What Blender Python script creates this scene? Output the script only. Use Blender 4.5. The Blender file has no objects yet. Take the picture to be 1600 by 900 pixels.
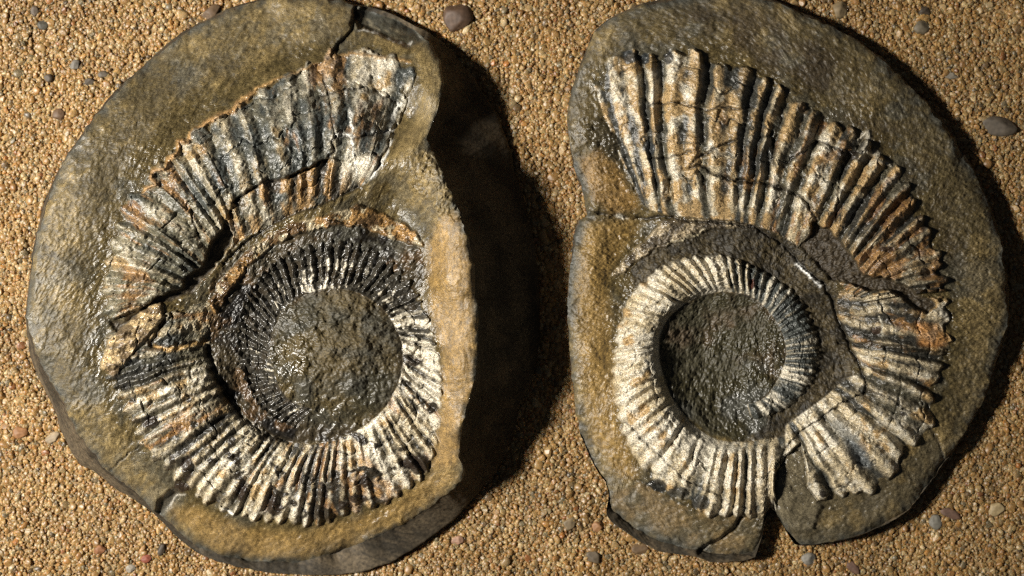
import bpy, math
import numpy as np
from mathutils import Vector

# ------------------------------------------------------------------ camera, world, lamps
S = 0.000125            # metres for one photograph pixel on the reference plane
D = 3000.0              # camera distance above the reference plane, in those units
ZR = 90.0              # height of the reference plane above the sand, same units
scene = bpy.context.scene
col = scene.collection

cam_d = bpy.data.cameras.new("camera")
cam = bpy.data.objects.new("camera", cam_d); col.objects.link(cam)
cam.location = (0, 0, (ZR + D) * S)
cam_d.sensor_width = 36.0
cam_d.lens = 36.0 * D / 1600.0
cam_d.clip_start = 0.01; cam_d.clip_end = 50
cam_d.dof.use_dof = True
cam_d.dof.focus_distance = (D - 22) * S
cam_d.dof.aperture_fstop = 9.5
scene.camera = cam

world = bpy.data.worlds.new("World"); scene.world = world
world.use_nodes = True
world.node_tree.nodes["Background"].inputs[0].default_value = (0.75, 0.85, 1.0, 1)
world.node_tree.nodes["Background"].inputs[1].default_value = 0.034

lamp_d = bpy.data.lights.new("studio_lamp", 'SPOT')
lamp_d.energy = 55.0; lamp_d.color = (1.0, 0.95, 0.86); lamp_d.shadow_soft_size = 0.05
lamp_d.spot_size = math.radians(38); lamp_d.spot_blend = 1.0
lamp = bpy.data.objects.new("studio_lamp", lamp_d); col.objects.link(lamp)
lamp.location = (-0.55, 0.02, 0.52)
lamp.rotation_euler = (Vector((-0.115, 0.0, 0.01)) - lamp.location).to_track_quat('-Z', 'Y').to_euler()

scene.render.engine = 'CYCLES'
scene.cycles.max_bounces = 4
scene.cycles.pixel_filter_type = 'BLACKMAN_HARRIS'; scene.cycles.filter_width = 1.1
scene.cycles.use_denoising = False
vs = scene.view_settings
vs.view_transform = 'Standard'; vs.look = 'None'; vs.gamma = 1.0; vs.exposure = 0.0
vs.use_curve_mapping = False

def W(u, v, z):
    k = (D - (z - ZR)) / D * S
    return np.stack([(u - 800.0) * k, (450.0 - v) * k, z * S], -1)

# ------------------------------------------------------------------ numpy helpers
_lat = {}
def vnoise(x, y, seed):
    if seed not in _lat:
        _lat[seed] = np.random.RandomState(seed).rand(65536).astype(np.float32)
    L = _lat[seed]
    x = np.asarray(x, np.float32); y = np.asarray(y, np.float32)
    xf = np.floor(x); yf = np.floor(y)
    xi = xf.astype(np.int32); yi = yf.astype(np.int32)
    fx = x-xf; fy = y-yf
    fx = fx*fx*fx*(fx*(fx*6-15)+10); fy = fy*fy*fy*(fy*(fy*6-15)+10)
    x0 = xi & 255; x1 = (xi+1) & 255; y0 = (yi & 255) << 8; y1 = ((yi+1) & 255) << 8
    a = L.take(y0+x0); a += (L.take(y0+x1)-a)*fx
    b = L.take(y1+x0); b += (L.take(y1+x1)-b)*fx
    return a+(b-a)*fy
def fbm(x, y, scale, seed, oct=4, gain=0.5):
    """noise about 0, roughly -0.5..0.5"""
    s = 0.0; a = 1.0; tot = 0.0; f = 1.0/scale
    x = np.asarray(x, np.float32); y = np.asarray(y, np.float32)
    for k in range(oct):
        c, sn = math.cos(0.6*k+seed), math.sin(0.6*k+seed)
        s = s + a*(vnoise((x*c-y*sn)*f+17.3*k, (x*sn+y*c)*f+5.1*k, seed+k*101)-0.5)
        tot += a; a *= gain; f *= 2.03
    return s/tot*1.6
def sstep(a, b, x):
    t = np.clip((x-a)/(b-a), 0, 1); return t*t*(3-2*t)
def box(a, r):
    for ax in (0, 1):
        p = np.pad(a, [(r+1, r) if i == ax else (0, 0) for i in (0, 1)], mode='edge')
        c = np.cumsum(p, axis=ax, dtype=np.float64)
        n = a.shape[ax]; w = 2*r+1
        a = (np.take(c, range(w, w+n), ax) - np.take(c, range(0, n), ax))/w
    return a
def blur(a, r): return box(box(a, r), r)

def cubic(p, keys):
    """Catmull-Rom style interpolation through keyed points (kp, values)"""
    kp = np.array([k[0] for k in keys], float); kv = np.array([k[1] for k in keys], float)
    m = np.gradient(kv, kp, axis=0)
    i = np.clip(np.searchsorted(kp, p, side='right')-1, 0, len(kp)-2)
    h = kp[i+1]-kp[i]; t = ((p-kp[i])/h)
    t2 = t*t; t3 = t2*t
    f = lambda a: a[:, None]
    return (f(2*t3-3*t2+1)*kv[i] + f((t3-2*t2+t)*h)*m[i] + f(-2*t3+3*t2)*kv[i+1] + f((t3-t2)*h)*m[i+1])
def lerpk(p, keys):
    return np.interp(p, [k[0] for k in keys], [k[1] for k in keys])

def outline(points, n):
    """closed smooth outline as radius over angle about its own centre: handled by polar sampling"""
    pts = np.array(points, float)
    out = []
    N = len(pts)
    for i in range(N):
        p0, p1, p2, p3 = pts[i-1], pts[i], pts[(i+1) % N], pts[(i+2) % N]
        L = max(2, int(np.hypot(*(p2-p1))/1.0))
        t = np.linspace(0, 1, L, endpoint=False)[:, None]
        out.append(0.5*((2*p1)+(p2-p0)*t+(2*p0-5*p1+4*p2-p3)*t*t+(-p0+3*p1-3*p2+p3)*t**3))
    return np.concatenate(out)
def polar_radius(points, c, th, smooth=True):
    o = outline(points, 0) if smooth else np.array(points, float)
    a = np.arctan2(-(o[:, 1]-c[1]), o[:, 0]-c[0]); r = np.hypot(o[:, 0]-c[0], o[:, 1]-c[1])
    k = np.argsort(a); a = a[k]; r = r[k]
    a = np.concatenate([a-2*np.pi, a, a+2*np.pi]); r = np.concatenate([r, r, r])
    return np.interp(th, a, r)

class Canvas:
    """height, colour and part rasters of one stone face, one cell for each photograph pixel"""
    def __init__(s, u0, u1, v0, v1, seed):
        s.u0, s.v0, s.w, s.h, s.seed = u0, v0, u1-u0, v1-v0, seed
        s.V, s.U = np.mgrid[v0:v1, u0:u1].astype(np.float32)
        s.Z = np.zeros((s.h, s.w)); s.C = np.zeros((s.h, s.w, 3)); s.G = np.zeros((s.h, s.w))
        s.Lb = np.zeros((s.h, s.w), int)
        s.names = {0: None}
        s.wu = fbm(s.U, s.V, 9, seed+900, 3)*5; s.wv = fbm(s.U, s.V, 9, seed+950, 3)*5
    def tps(s, anchors, reg=6.0):
        A = np.array(anchors, float); n = len(A)
        def phi(d2): return 0.5*d2*np.log(d2+1e-9)
        X = A[:, :2]/100.0
        K = phi(((X[:, None]-X[None])**2).sum(-1)) + np.eye(n)*reg*1e-4
        P = np.c_[np.ones(n), X]
        M = np.block([[K, P], [P.T, np.zeros((3, 3))]])
        sol = np.linalg.solve(M, np.r_[A[:, 2], 0, 0, 0])
        st = 4
        us = np.arange(s.u0, s.u0+s.w+st, st); vs_ = np.arange(s.v0, s.v0+s.h+st, st)
        gu, gv = np.meshgrid(us/100.0, vs_/100.0)
        z = sol[n]+sol[n+1]*gu+sol[n+2]*gv
        for i in range(n):
            z += sol[i]*phi((gu-X[i, 0])**2+(gv-X[i, 1])**2)
        fy = (s.V[:, 0]-s.v0)/st; fx = (s.U[0]-s.u0)/st
        y0 = np.minimum(fy.astype(int), z.shape[0]-2); x0 = np.minimum(fx.astype(int), z.shape[1]-2)
        ty = (fy-y0)[:, None]; tx = (fx-x0)[None]
        g = lambda a, b: z[np.ix_(y0+a, x0+b)]
        return blur((g(0,0)*(1-tx)+g(0,1)*tx)*(1-ty)+(g(1,0)*(1-tx)+g(1,1)*tx)*ty, 3)
    def band(s, keysI, bow=0.0, tmin=0.0, tmax=1.14, dp=0.012):
        p0, p1 = keysI[0][0], keysI[-1][0]
        p = np.arange(p0-0.45, p1+0.45, dp)
        pc = np.clip(p, p0, p1)
        I = cubic(pc, [(k[0], k[1]) for k in keysI]); O = cubic(pc, [(k[0], k[2]) for k in keysI])
        # run a little past both ends
        I += np.where(p < p0, p-p0, np.where(p > p1, p-p1, 0))[:, None]*0
        L = np.hypot(*(O-I).T).max()
        t = np.linspace(tmin, tmax, int(L*(tmax-tmin)/0.45))
        d = O-I; perp = np.stack([-d[:, 1], d[:, 0]], -1)
        b = np.sin(np.pi*np.clip(t, 0, 1))*bow
        X = I[:, None]+d[:, None]*t[None, :, None]+perp[:, None]*b[None, :, None]
        iu = np.rint(X[..., 0]-s.u0).astype(int).ravel(); iv = np.rint(X[..., 1]-s.v0).astype(int).ravel()
        ok = (iu >= 0) & (iu < s.w) & (iv >= 0) & (iv < s.h)
        idx = (iv*s.w+iu)[ok]
        pp = np.broadcast_to(p[:, None], X.shape[:2]).ravel()[ok]
        tt = np.broadcast_to(t[None], X.shape[:2]).ravel()[ok]
        n = np.bincount(idx, minlength=s.w*s.h)
        P = np.bincount(idx, pp, s.w*s.h); T = np.bincount(idx, tt, s.w*s.h)
        with np.errstate(invalid='ignore', divide='ignore'):
            P = (P/n).reshape(s.h, s.w); T = (T/n).reshape(s.h, s.w)
        for _ in range(2):          # close pinholes
            bad = np.isnan(P)
            acc = np.zeros_like(P); at = np.zeros_like(P); cn = np.zeros_like(P)
            for dy, dx in ((0,1),(0,-1),(1,0),(-1,0)):
                q = np.roll(P, (dy, dx), (0, 1)); r = np.roll(T, (dy, dx), (0, 1))
                g = ~np.isnan(q); acc[g] += q[g]; at[g] += r[g]; cn[g] += 1
            f = bad & (cn >= 3)
            P[f] = acc[f]/cn[f]; T[f] = at[f]/cn[f]
        return P, T
    def poly(s, pts, ragged=1.0):
        x = s.U+s.wu*ragged; y = s.V+s.wv*ragged
        m = np.zeros((s.h, s.w), bool); n = len(pts)
        for i in range(n):
            (x0, y0), (x1, y1) = pts[i], pts[(i+1) % n]
            if y0 == y1: continue
            m ^= ((y0 > y) != (y1 > y)) & (x < (x1-x0)*(y-y0)/(y1-y0)+x0)
        return m
    def dist(s, pts, ragged=0.8, R=60):
        d = np.full((s.h, s.w), 1e3)
        for (x0, y0), (x1, y1) in zip(pts[:-1], pts[1:]):
            a0 = max(int(min(x0, x1)-R)-s.u0, 0); a1 = min(int(max(x0, x1)+R)-s.u0, s.w)
            b0 = max(int(min(y0, y1)-R)-s.v0, 0); b1 = min(int(max(y0, y1)+R)-s.v0, s.h)
            if a1 <= a0 or b1 <= b0: continue
            sl = (slice(b0, b1), slice(a0, a1))
            x = s.U[sl]+s.wu[sl]*ragged; y = s.V[sl]+s.wv[sl]*ragged
            L2 = max((x1-x0)**2+(y1-y0)**2, 1e-6)
            t = np.clip(((x-x0)*(x1-x0)+(y-y0)*(y1-y0))/L2, 0, 1)
            d[sl] = np.minimum(d[sl], np.hypot(x-x0-t*(x1-x0), y-y0-t*(y1-y0)))
        return d
    def paint(s, m, c):
        m = np.asarray(m, float)[..., None]
        s.C = s.C*(1-m)+np.array(c)*m
    def crack(s, pts, w=1.6, depth=4.0, ragged=0.9, colour=(0.02, 0.016, 0.01)):
        d = s.dist(pts, ragged)
        k = np.exp(-(d/w)**2)
        s.Z -= depth*k; s.paint(np.clip(k*1.1, 0, 1)*0.85, colour)
    def vein(s, pts, w=1.8, up=0.8, ragged=0.9, colour=(0.62, 0.60, 0.54)):
        d = s.dist(pts, ragged)
        k = np.exp(-(d/w)**2)
        k = k*sstep(-0.25, 0.05, fbm(s.U, s.V, 14, s.seed+77, 3))
        s.Z += up*k; s.paint(np.clip(k*1.3, 0, 1), colour)
    def sample(s, A, u, v):
        x = np.clip(u-s.u0, 0, s.w-1.001); y = np.clip(v-s.v0, 0, s.h-1.001)
        xi = x.astype(int); yi = y.astype(int); fx = x-xi; fy = y-yi
        if A.ndim == 3: fx = fx[..., None]; fy = fy[..., None]
        return (A[yi,xi]*(1-fx)+A[yi,xi+1]*fx)*(1-fy)+(A[yi+1,xi]*(1-fx)+A[yi+1,xi+1]*fx)*fy
    def nearest(s, A, u, v):
        return A[np.clip(np.rint(v-s.v0).astype(int), 0, s.h-1), np.clip(np.rint(u-s.u0).astype(int), 0, s.w-1)]

CREAM = np.array((0.50, 0.41, 0.26)); WHITE = np.array((0.62, 0.56, 0.44))
DARK = np.array((0.030, 0.024, 0.016)); BLUE = np.array((0.075, 0.083, 0.077))
OLIVE = np.array((0.155, 0.135, 0.080)); ORANGE = np.array((0.36, 0.19, 0.065)); RUST = np.array((0.17, 0.085, 0.04))
TAN = np.array((0.172, 0.125, 0.053)); BROWN = np.array((0.078, 0.058, 0.024)); SLATE = np.array((0.085, 0.088, 0.076))
HONEY = np.array((0.40, 0.27, 0.125))

def mix(a, b, m):
    m = np.asarray(m)[..., None]; return a*(1-m)+b*m

def whorl(cv, keys, bow, cfg, first_label, part, tag):
    """raise one ribbed whorl on the canvas; cfg holds lists keyed over the rib number"""
    P, T = cv.band(keys, bow, tmin=cfg.get('tmin', 0.0))
    ok = ~np.isnan(P)
    Pz = np.where(ok, P, 0.0); Tz = np.where(ok, T, 2.0)
    rs = np.random.RandomState(cv.seed+first_label)
    nr = int(keys[-1][0])+4
    amp_r = rs.uniform(0.7, 1.15, nr); tone_r = rs.normal(0, 0.10, nr); off_r = rs.normal(0, 0.13, nr)
    # ribs wander a little and are not evenly spaced
    wob = fbm(Tz*4, Pz*0.35, 1.0, cv.seed+31, 2)*0.20
    Pw = lerpk(Pz, cfg['ribs'])+wob if 'ribs' in cfg else Pz+wob
    Pw = Pw+np.interp(Pw, np.arange(nr), off_r)
    rib = np.clip(np.rint(Pw), 0, nr-1).astype(int)
    dph = Pw-np.rint(Pw)
    vd = rs.choice([0.45, 0.75, 1.0, 1.0, 1.1], nr+2)[np.clip(np.floor(Pw), 0, nr).astype(int)]   # some troughs are shallow: twin ribs
    ridge = 1-(1-np.clip(0.5+0.5*np.cos(2*np.pi*dph), 0, 1)**0.9)*vd
    sc = lerpk(Pz, cfg['scallop'])
    edge = 1.0+sc*(ridge-0.6)+fbm(cv.U, cv.V, 12, cv.seed+5, 3)*0.05
    m = ok & (Tz <= edge)
    rag = fbm(cv.U, cv.V, 11, cv.seed+33, 3)*1.3
    p0_, p1_ = keys[0][0]-0.45, keys[-1][0]+0.45
    m &= (Pz-p0_ > np.maximum(0, 0.35+rag)) & (p1_-Pz > np.maximum(0, 0.25+rag))
    if 'clip' in cfg: m &= cfg['clip']
    endf = sstep(0.0, cfg.get('taper', 1.2), Pz-p0_)*sstep(0.0, 0.8, p1_-Pz)
    prof = np.clip(1-(2*Tz-1)**2, 0, 1)
    a = lerpk(Pz, cfg['amp'])*1.9*np.interp(Pw, np.arange(nr), amp_r)
    fadeT = sstep(-0.05, 0.22, Tz)*(0.75+0.25*sstep(0.5, 1.0, Tz))
    brk = 1-0.6*sstep(0.18, 0.34, fbm(cv.U, cv.V, 26, cv.seed+61, 3))   # worn patches
    h = lerpk(Pz, cfg['bulge'])*prof**0.7 + a*(ridge-0.55)*fadeT*brk + lerpk(Pz, cfg['lift'])
    h = h + fbm(cv.U, cv.V, 22, cv.seed+62, 3)*lerpk(Pz, cfg.get('rough', [(0, 3.0)]))
    h = h + fbm(cv.U, cv.V, 5, cv.seed+63, 2)*1.6
    ln0 = Tz*lerpk(Pz, cfg['len'])
    grp = np.floor(Pw*0.5+rs.uniform(0, 1)).astype(int) % 64                 # neighbouring ribs crack together
    sc_ = ln0/lerpk(Pz, cfg.get('seg', [(0, 48.0)]))+rs.rand(64)[grp]*2+fbm(cv.U, cv.V, 30, cv.seed+72, 3)*0.5
    sid = np.floor(sc_).astype(int); fr = sc_-sid
    hh = (np.sin(sid*12.9898+grp*78.233)*43758.5453) % 1.0
    segh = (hh-0.5)*2.6; segt = (((hh*7.13) % 1.0)-0.5)*0.22
    gapc = np.exp(-(np.minimum(fr, 1-fr)*48/1.3)**2)*(((hh*3.7) % 1.0) < 0.55)*sstep(0.08, 0.2, Tz)
    h = (h+segh)*(0.25+0.75*sstep(-0.02, 0.13, Tz))-3.2*gapc
    mb = blur(m.astype(float), 1)
    cv.Z += h*endf*np.where(m, 1, 0)*np.clip(mb*1.3-0.15, 0, 1)
    # colour
    ln = Tz*lerpk(Pz, cfg['len'])
    st = fbm(Pz*14.0, ln*14/70.0, 7.0, cv.seed+64, 4, 0.6)      # long streaks that follow the ribs
    pa = fbm(cv.U, cv.V, 55, cv.seed+65, 4, 0.55); fi = fbm(cv.U, cv.V, 6, cv.seed+66, 3, 0.6)
    fd = fbm(Pz*17.0, ln*17/26.0, 6.0, cv.seed+70, 3, 0.65)         # short dashes along the ribs
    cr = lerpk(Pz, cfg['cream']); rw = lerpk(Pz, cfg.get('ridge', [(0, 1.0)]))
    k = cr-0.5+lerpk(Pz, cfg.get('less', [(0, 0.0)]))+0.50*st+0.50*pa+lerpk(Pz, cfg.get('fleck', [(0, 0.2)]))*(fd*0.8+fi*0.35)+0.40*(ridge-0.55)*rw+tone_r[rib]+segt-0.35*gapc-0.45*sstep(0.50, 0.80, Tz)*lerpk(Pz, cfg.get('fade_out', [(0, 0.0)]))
    hn = lerpk(Pz, cfg.get('honey', [(0, 0.0)]))
    light = mix(CREAM, WHITE, sstep(-0.2, 0.35, fi*0.7+st*0.5+pa+lerpk(Pz, cfg['white'])))
    light = mix(light, HONEY, sstep(-0.12, 0.15, fbm(cv.U, cv.V, 26, cv.seed+69, 3)+st*0.4+hn-0.5)*(hn > 0.01))
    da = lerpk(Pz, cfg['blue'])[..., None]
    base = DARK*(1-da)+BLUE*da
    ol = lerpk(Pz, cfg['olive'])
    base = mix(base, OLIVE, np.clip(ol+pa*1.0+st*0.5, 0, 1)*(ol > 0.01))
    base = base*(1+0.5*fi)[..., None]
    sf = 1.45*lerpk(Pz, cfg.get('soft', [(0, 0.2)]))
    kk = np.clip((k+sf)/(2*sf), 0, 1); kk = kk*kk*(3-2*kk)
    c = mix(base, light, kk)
    og = lerpk(Pz, cfg['orange'])
    no = 0.45*fbm(cv.U, cv.V, 60, cv.seed+67, 3, 0.6)+0.75*fbm(Pz*9.0, ln*9/60.0, 7.0, cv.seed+71, 4, 0.6)
    c = mix(c, mix(ORANGE, RUST, sstep(-0.1, 0.2, fi+st*0.6)), 0.65*sstep(0.30, 0.05, 0.42-og-no)*(og > 0.01))
    bl = lerpk(Pz, cfg.get('black', [(0, 0.0)]))
    c = mix(c, DARK*1.2, (bl > 0.01)*sstep(0.02, 0.10, fbm(cv.U*0.8, cv.V, 20, cv.seed+68, 3, 0.55)-0.34+bl))
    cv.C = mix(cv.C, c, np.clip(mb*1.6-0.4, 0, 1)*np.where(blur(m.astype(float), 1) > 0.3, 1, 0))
    cv.G = np.where(m, lerpk(Pz, cfg.get('gloss', [(0, 0.5)])), cv.G)
    # part labels: the crest of each rib is its own piece, the troughs stay with the whorl
    fl = np.where(Pz > cfg.get('split', 1e9), first_label+1000, first_label)
    cv.Lb[m] = fl[m]; cv.names[first_label] = part
    if 'split' in cfg: cv.names[first_label+1000] = 'inner_whorl'
    crest = m & (np.abs(dph) < 0.30) & (Tz > 0.03)
    cv.Lb[crest] = fl[crest]+1+rib[crest]
    return m, Pz, Tz, ridge

def matrix_base(cv, anchors, seed, tan_bias, streak):
    Z = cv.tps(anchors)
    U, V = cv.U, cv.V
    c, s_ = math.cos(streak), math.sin(streak)
    X = (U*c+V*s_)/2.2; Y = (-U*s_+V*c)
    f1 = fbm(X, Y, 9, seed+1, 4, 0.62); f2 = fbm(U, V, 46, seed+2, 4); f3 = fbm(U, V, 130, seed+3, 3)
    near = blur(cv.near.astype(float), 16)       # close to the coil the mudstone is darker and shinier
    near = np.clip(near*1.5+0.35*f2*(near > 0.02), 0, 1)
    f4 = fbm(X*1.15, Y*1.1, 5.5, seed+7, 3, 0.75)
    Z = Z+(f1*(1.1+1.5*near)+f4*(2.0-0.5*near))*cv.rough+f2*4.0
    tone = tan_bias+f3*1.2+f2*0.7+f1*0.7-0.45*near
    C = mix(BROWN, TAN, sstep(-0.35, 0.25, tone))
    C = mix(C, SLATE*0.75, 0.45*sstep(0.16, 0.40, fbm(U, V, 60, seed+4, 4)+f1*0.5+0.1*near))
    C = C*np.clip(1+0.5*fbm(U, V, 4, seed+6, 2)+0.3*f4, 0.3, 2)[..., None]
    cv.Z = Z; cv.C = np.clip(C, 0.006, 1); cv.G[:] = np.clip(0.30+0.5*near+0.5*f2+0.3*f1, 0.05, 0.95)
def cv_rough(cv): return getattr(cv, 'rough', 1.0)

# ------------------------------------------------------------------ materials
def nodes(name):
    m = bpy.data.materials.new(name); m.use_nodes = True
    nt = m.node_tree; b = nt.nodes["Principled BSDF"]
    return m, nt, b
def stone_material(name, rough, spec, bump, coat, scale=1500.0, specks=0.0):
    m, nt, b = nodes(name); N = nt.nodes; L = nt.links
    at = N.new("ShaderNodeAttribute"); at.attribute_name = "surface_colour"
    tc = N.new("ShaderNodeTexCoord")
    n1 = N.new("ShaderNodeTexNoise"); n1.inputs["Scale"].default_value = scale; n1.inputs["Detail"].default_value = 5; n1.inputs["Roughness"].default_value = 0.65
    n2 = N.new("ShaderNodeTexNoise"); n2.inputs["Scale"].default_value = scale*1.9; n2.inputs["Detail"].default_value = 3
    mpg = N.new("ShaderNodeMapping"); mpg.inputs["Rotation"].default_value = (0, 0, 0.75); mpg.inputs["Scale"].default_value = (0.55, 1.15, 1.0)
    L.new(tc.outputs["Object"], mpg.inputs["Vector"]); L.new(mpg.outputs[0], n1.inputs["Vector"]); L.new(tc.outputs["Object"], n2.inputs["Vector"])
    mr = N.new("ShaderNodeMapRange"); mr.inputs[1].default_value = 0.3; mr.inputs[2].default_value = 0.7; mr.inputs[3].default_value = 0.5; mr.inputs[4].default_value = 1.5
    L.new(n2.outputs["Fac"], mr.inputs[0])
    mx = N.new("ShaderNodeMix"); mx.data_type = 'RGBA'; mx.blend_type = 'MULTIPLY'; mx.inputs[0].default_value = 1.0
    L.new(at.outputs["Color"], mx.inputs[6]); L.new(mr.outputs[0], mx.inputs[7])
    if specks > 0:      # tiny dark pits
        n3 = N.new("ShaderNodeTexNoise"); n3.inputs["Scale"].default_value = 2600; n3.inputs["Detail"].default_value = 3; n3.inputs["Roughness"].default_value = 0.7
        L.new(tc.outputs["Object"], n3.inputs["Vector"])
        m3 = N.new("ShaderNodeMapRange"); m3.inputs[1].default_value = 0.50; m3.inputs[2].default_value = 0.60; m3.inputs[3].default_value = 1.0; m3.inputs[4].default_value = 1.0-specks
        L.new(n3.outputs["Fac"], m3.inputs[0])
        mx2 = N.new("ShaderNodeMix"); mx2.data_type = 'RGBA'; mx2.blend_type = 'MULTIPLY'; mx2.inputs[0].default_value = 1.0
        L.new(mx.outputs[2], mx2.inputs[6]); L.new(m3.outputs[0], mx2.inputs[7]); mx = mx2
    L.new(mx.outputs[2], b.inputs["Base Color"])
    # roughness falls where the surface is glossy (attribute alpha) and varies with the grain
    gm_ = N.new("ShaderNodeMath"); gm_.operation = 'MULTIPLY_ADD'; gm_.inputs[1].default_value = -0.48; gm_.inputs[2].default_value = rough
    L.new(at.outputs["Alpha"], gm_.inputs[0])
    ga = N.new("ShaderNodeMath"); ga.operation = 'MULTIPLY_ADD'; ga.inputs[1].default_value = 0.35; ga.use_clamp = True
    L.new(n1.outputs["Fac"], ga.inputs[0]); L.new(gm_.outputs[0], ga.inputs[2]); L.new(ga.outputs[0], b.inputs["Roughness"])
    b.inputs["Specular IOR Level"].default_value = spec
    bp = N.new("ShaderNodeBump"); bp.inputs["Strength"].default_value = 1.0; bp.inputs["Distance"].default_value = bump
    L.new(n1.outputs["Fac"], bp.inputs["Height"]); L.new(bp.outputs[0], b.inputs["Normal"])
    return m
M_STONE = stone_material("wet_mudstone", 0.50, 0.5, 0.00010, 0.0, 2500)
M_SHELL = stone_material("fossil_shell", 0.42, 0.5, 0.00012, 0.0, 2300, 0.5)
M_DARKSTONE = stone_material("glossy_dark_calcite", 0.58, 0.5, 0.00006, 0.0, 1700)
M_FLANK = stone_material("nodule_skin", 0.62, 0.3, 0.00015, 0.0, 900)

# ------------------------------------------------------------------ mesh building
def raw_mesh(name, verts, quads, mat, normals=None, colours=None):
    me = bpy.data.meshes.new(name)
    nv, nf = len(verts), len(quads); k = quads.shape[1]
    me.vertices.add(nv); me.vertices.foreach_set("co", np.ascontiguousarray(verts, np.float32).ravel())
    me.loops.add(nf*k); me.loops.foreach_set("vertex_index", np.ascontiguousarray(quads, np.int32).ravel())
    me.polygons.add(nf)
    me.polygons.foreach_set("loop_start", np.arange(0, nf*k, k, dtype=np.int32))
    me.polygons.foreach_set("use_smooth", np.ones(nf, bool))
    me.update(calc_edges=True); me.validate()
    if colours is not None:
        a = me.attributes.new("surface_colour", 'FLOAT_COLOR', 'POINT')
        a.data.foreach_set("color", (colours if colours.shape[1] == 4 else np.c_[colours, np.ones(nv)]).astype(np.float32).ravel())
    if normals is not None:
        me.normals_split_custom_set_from_vertices(normals.tolist())
    me.materials.append(mat)
    return me
def link(name, data, parent=None):
    o = bpy.data.objects.new(name, data); col.objects.link(o)
    if parent is not None: o.parent = parent
    return o

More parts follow.
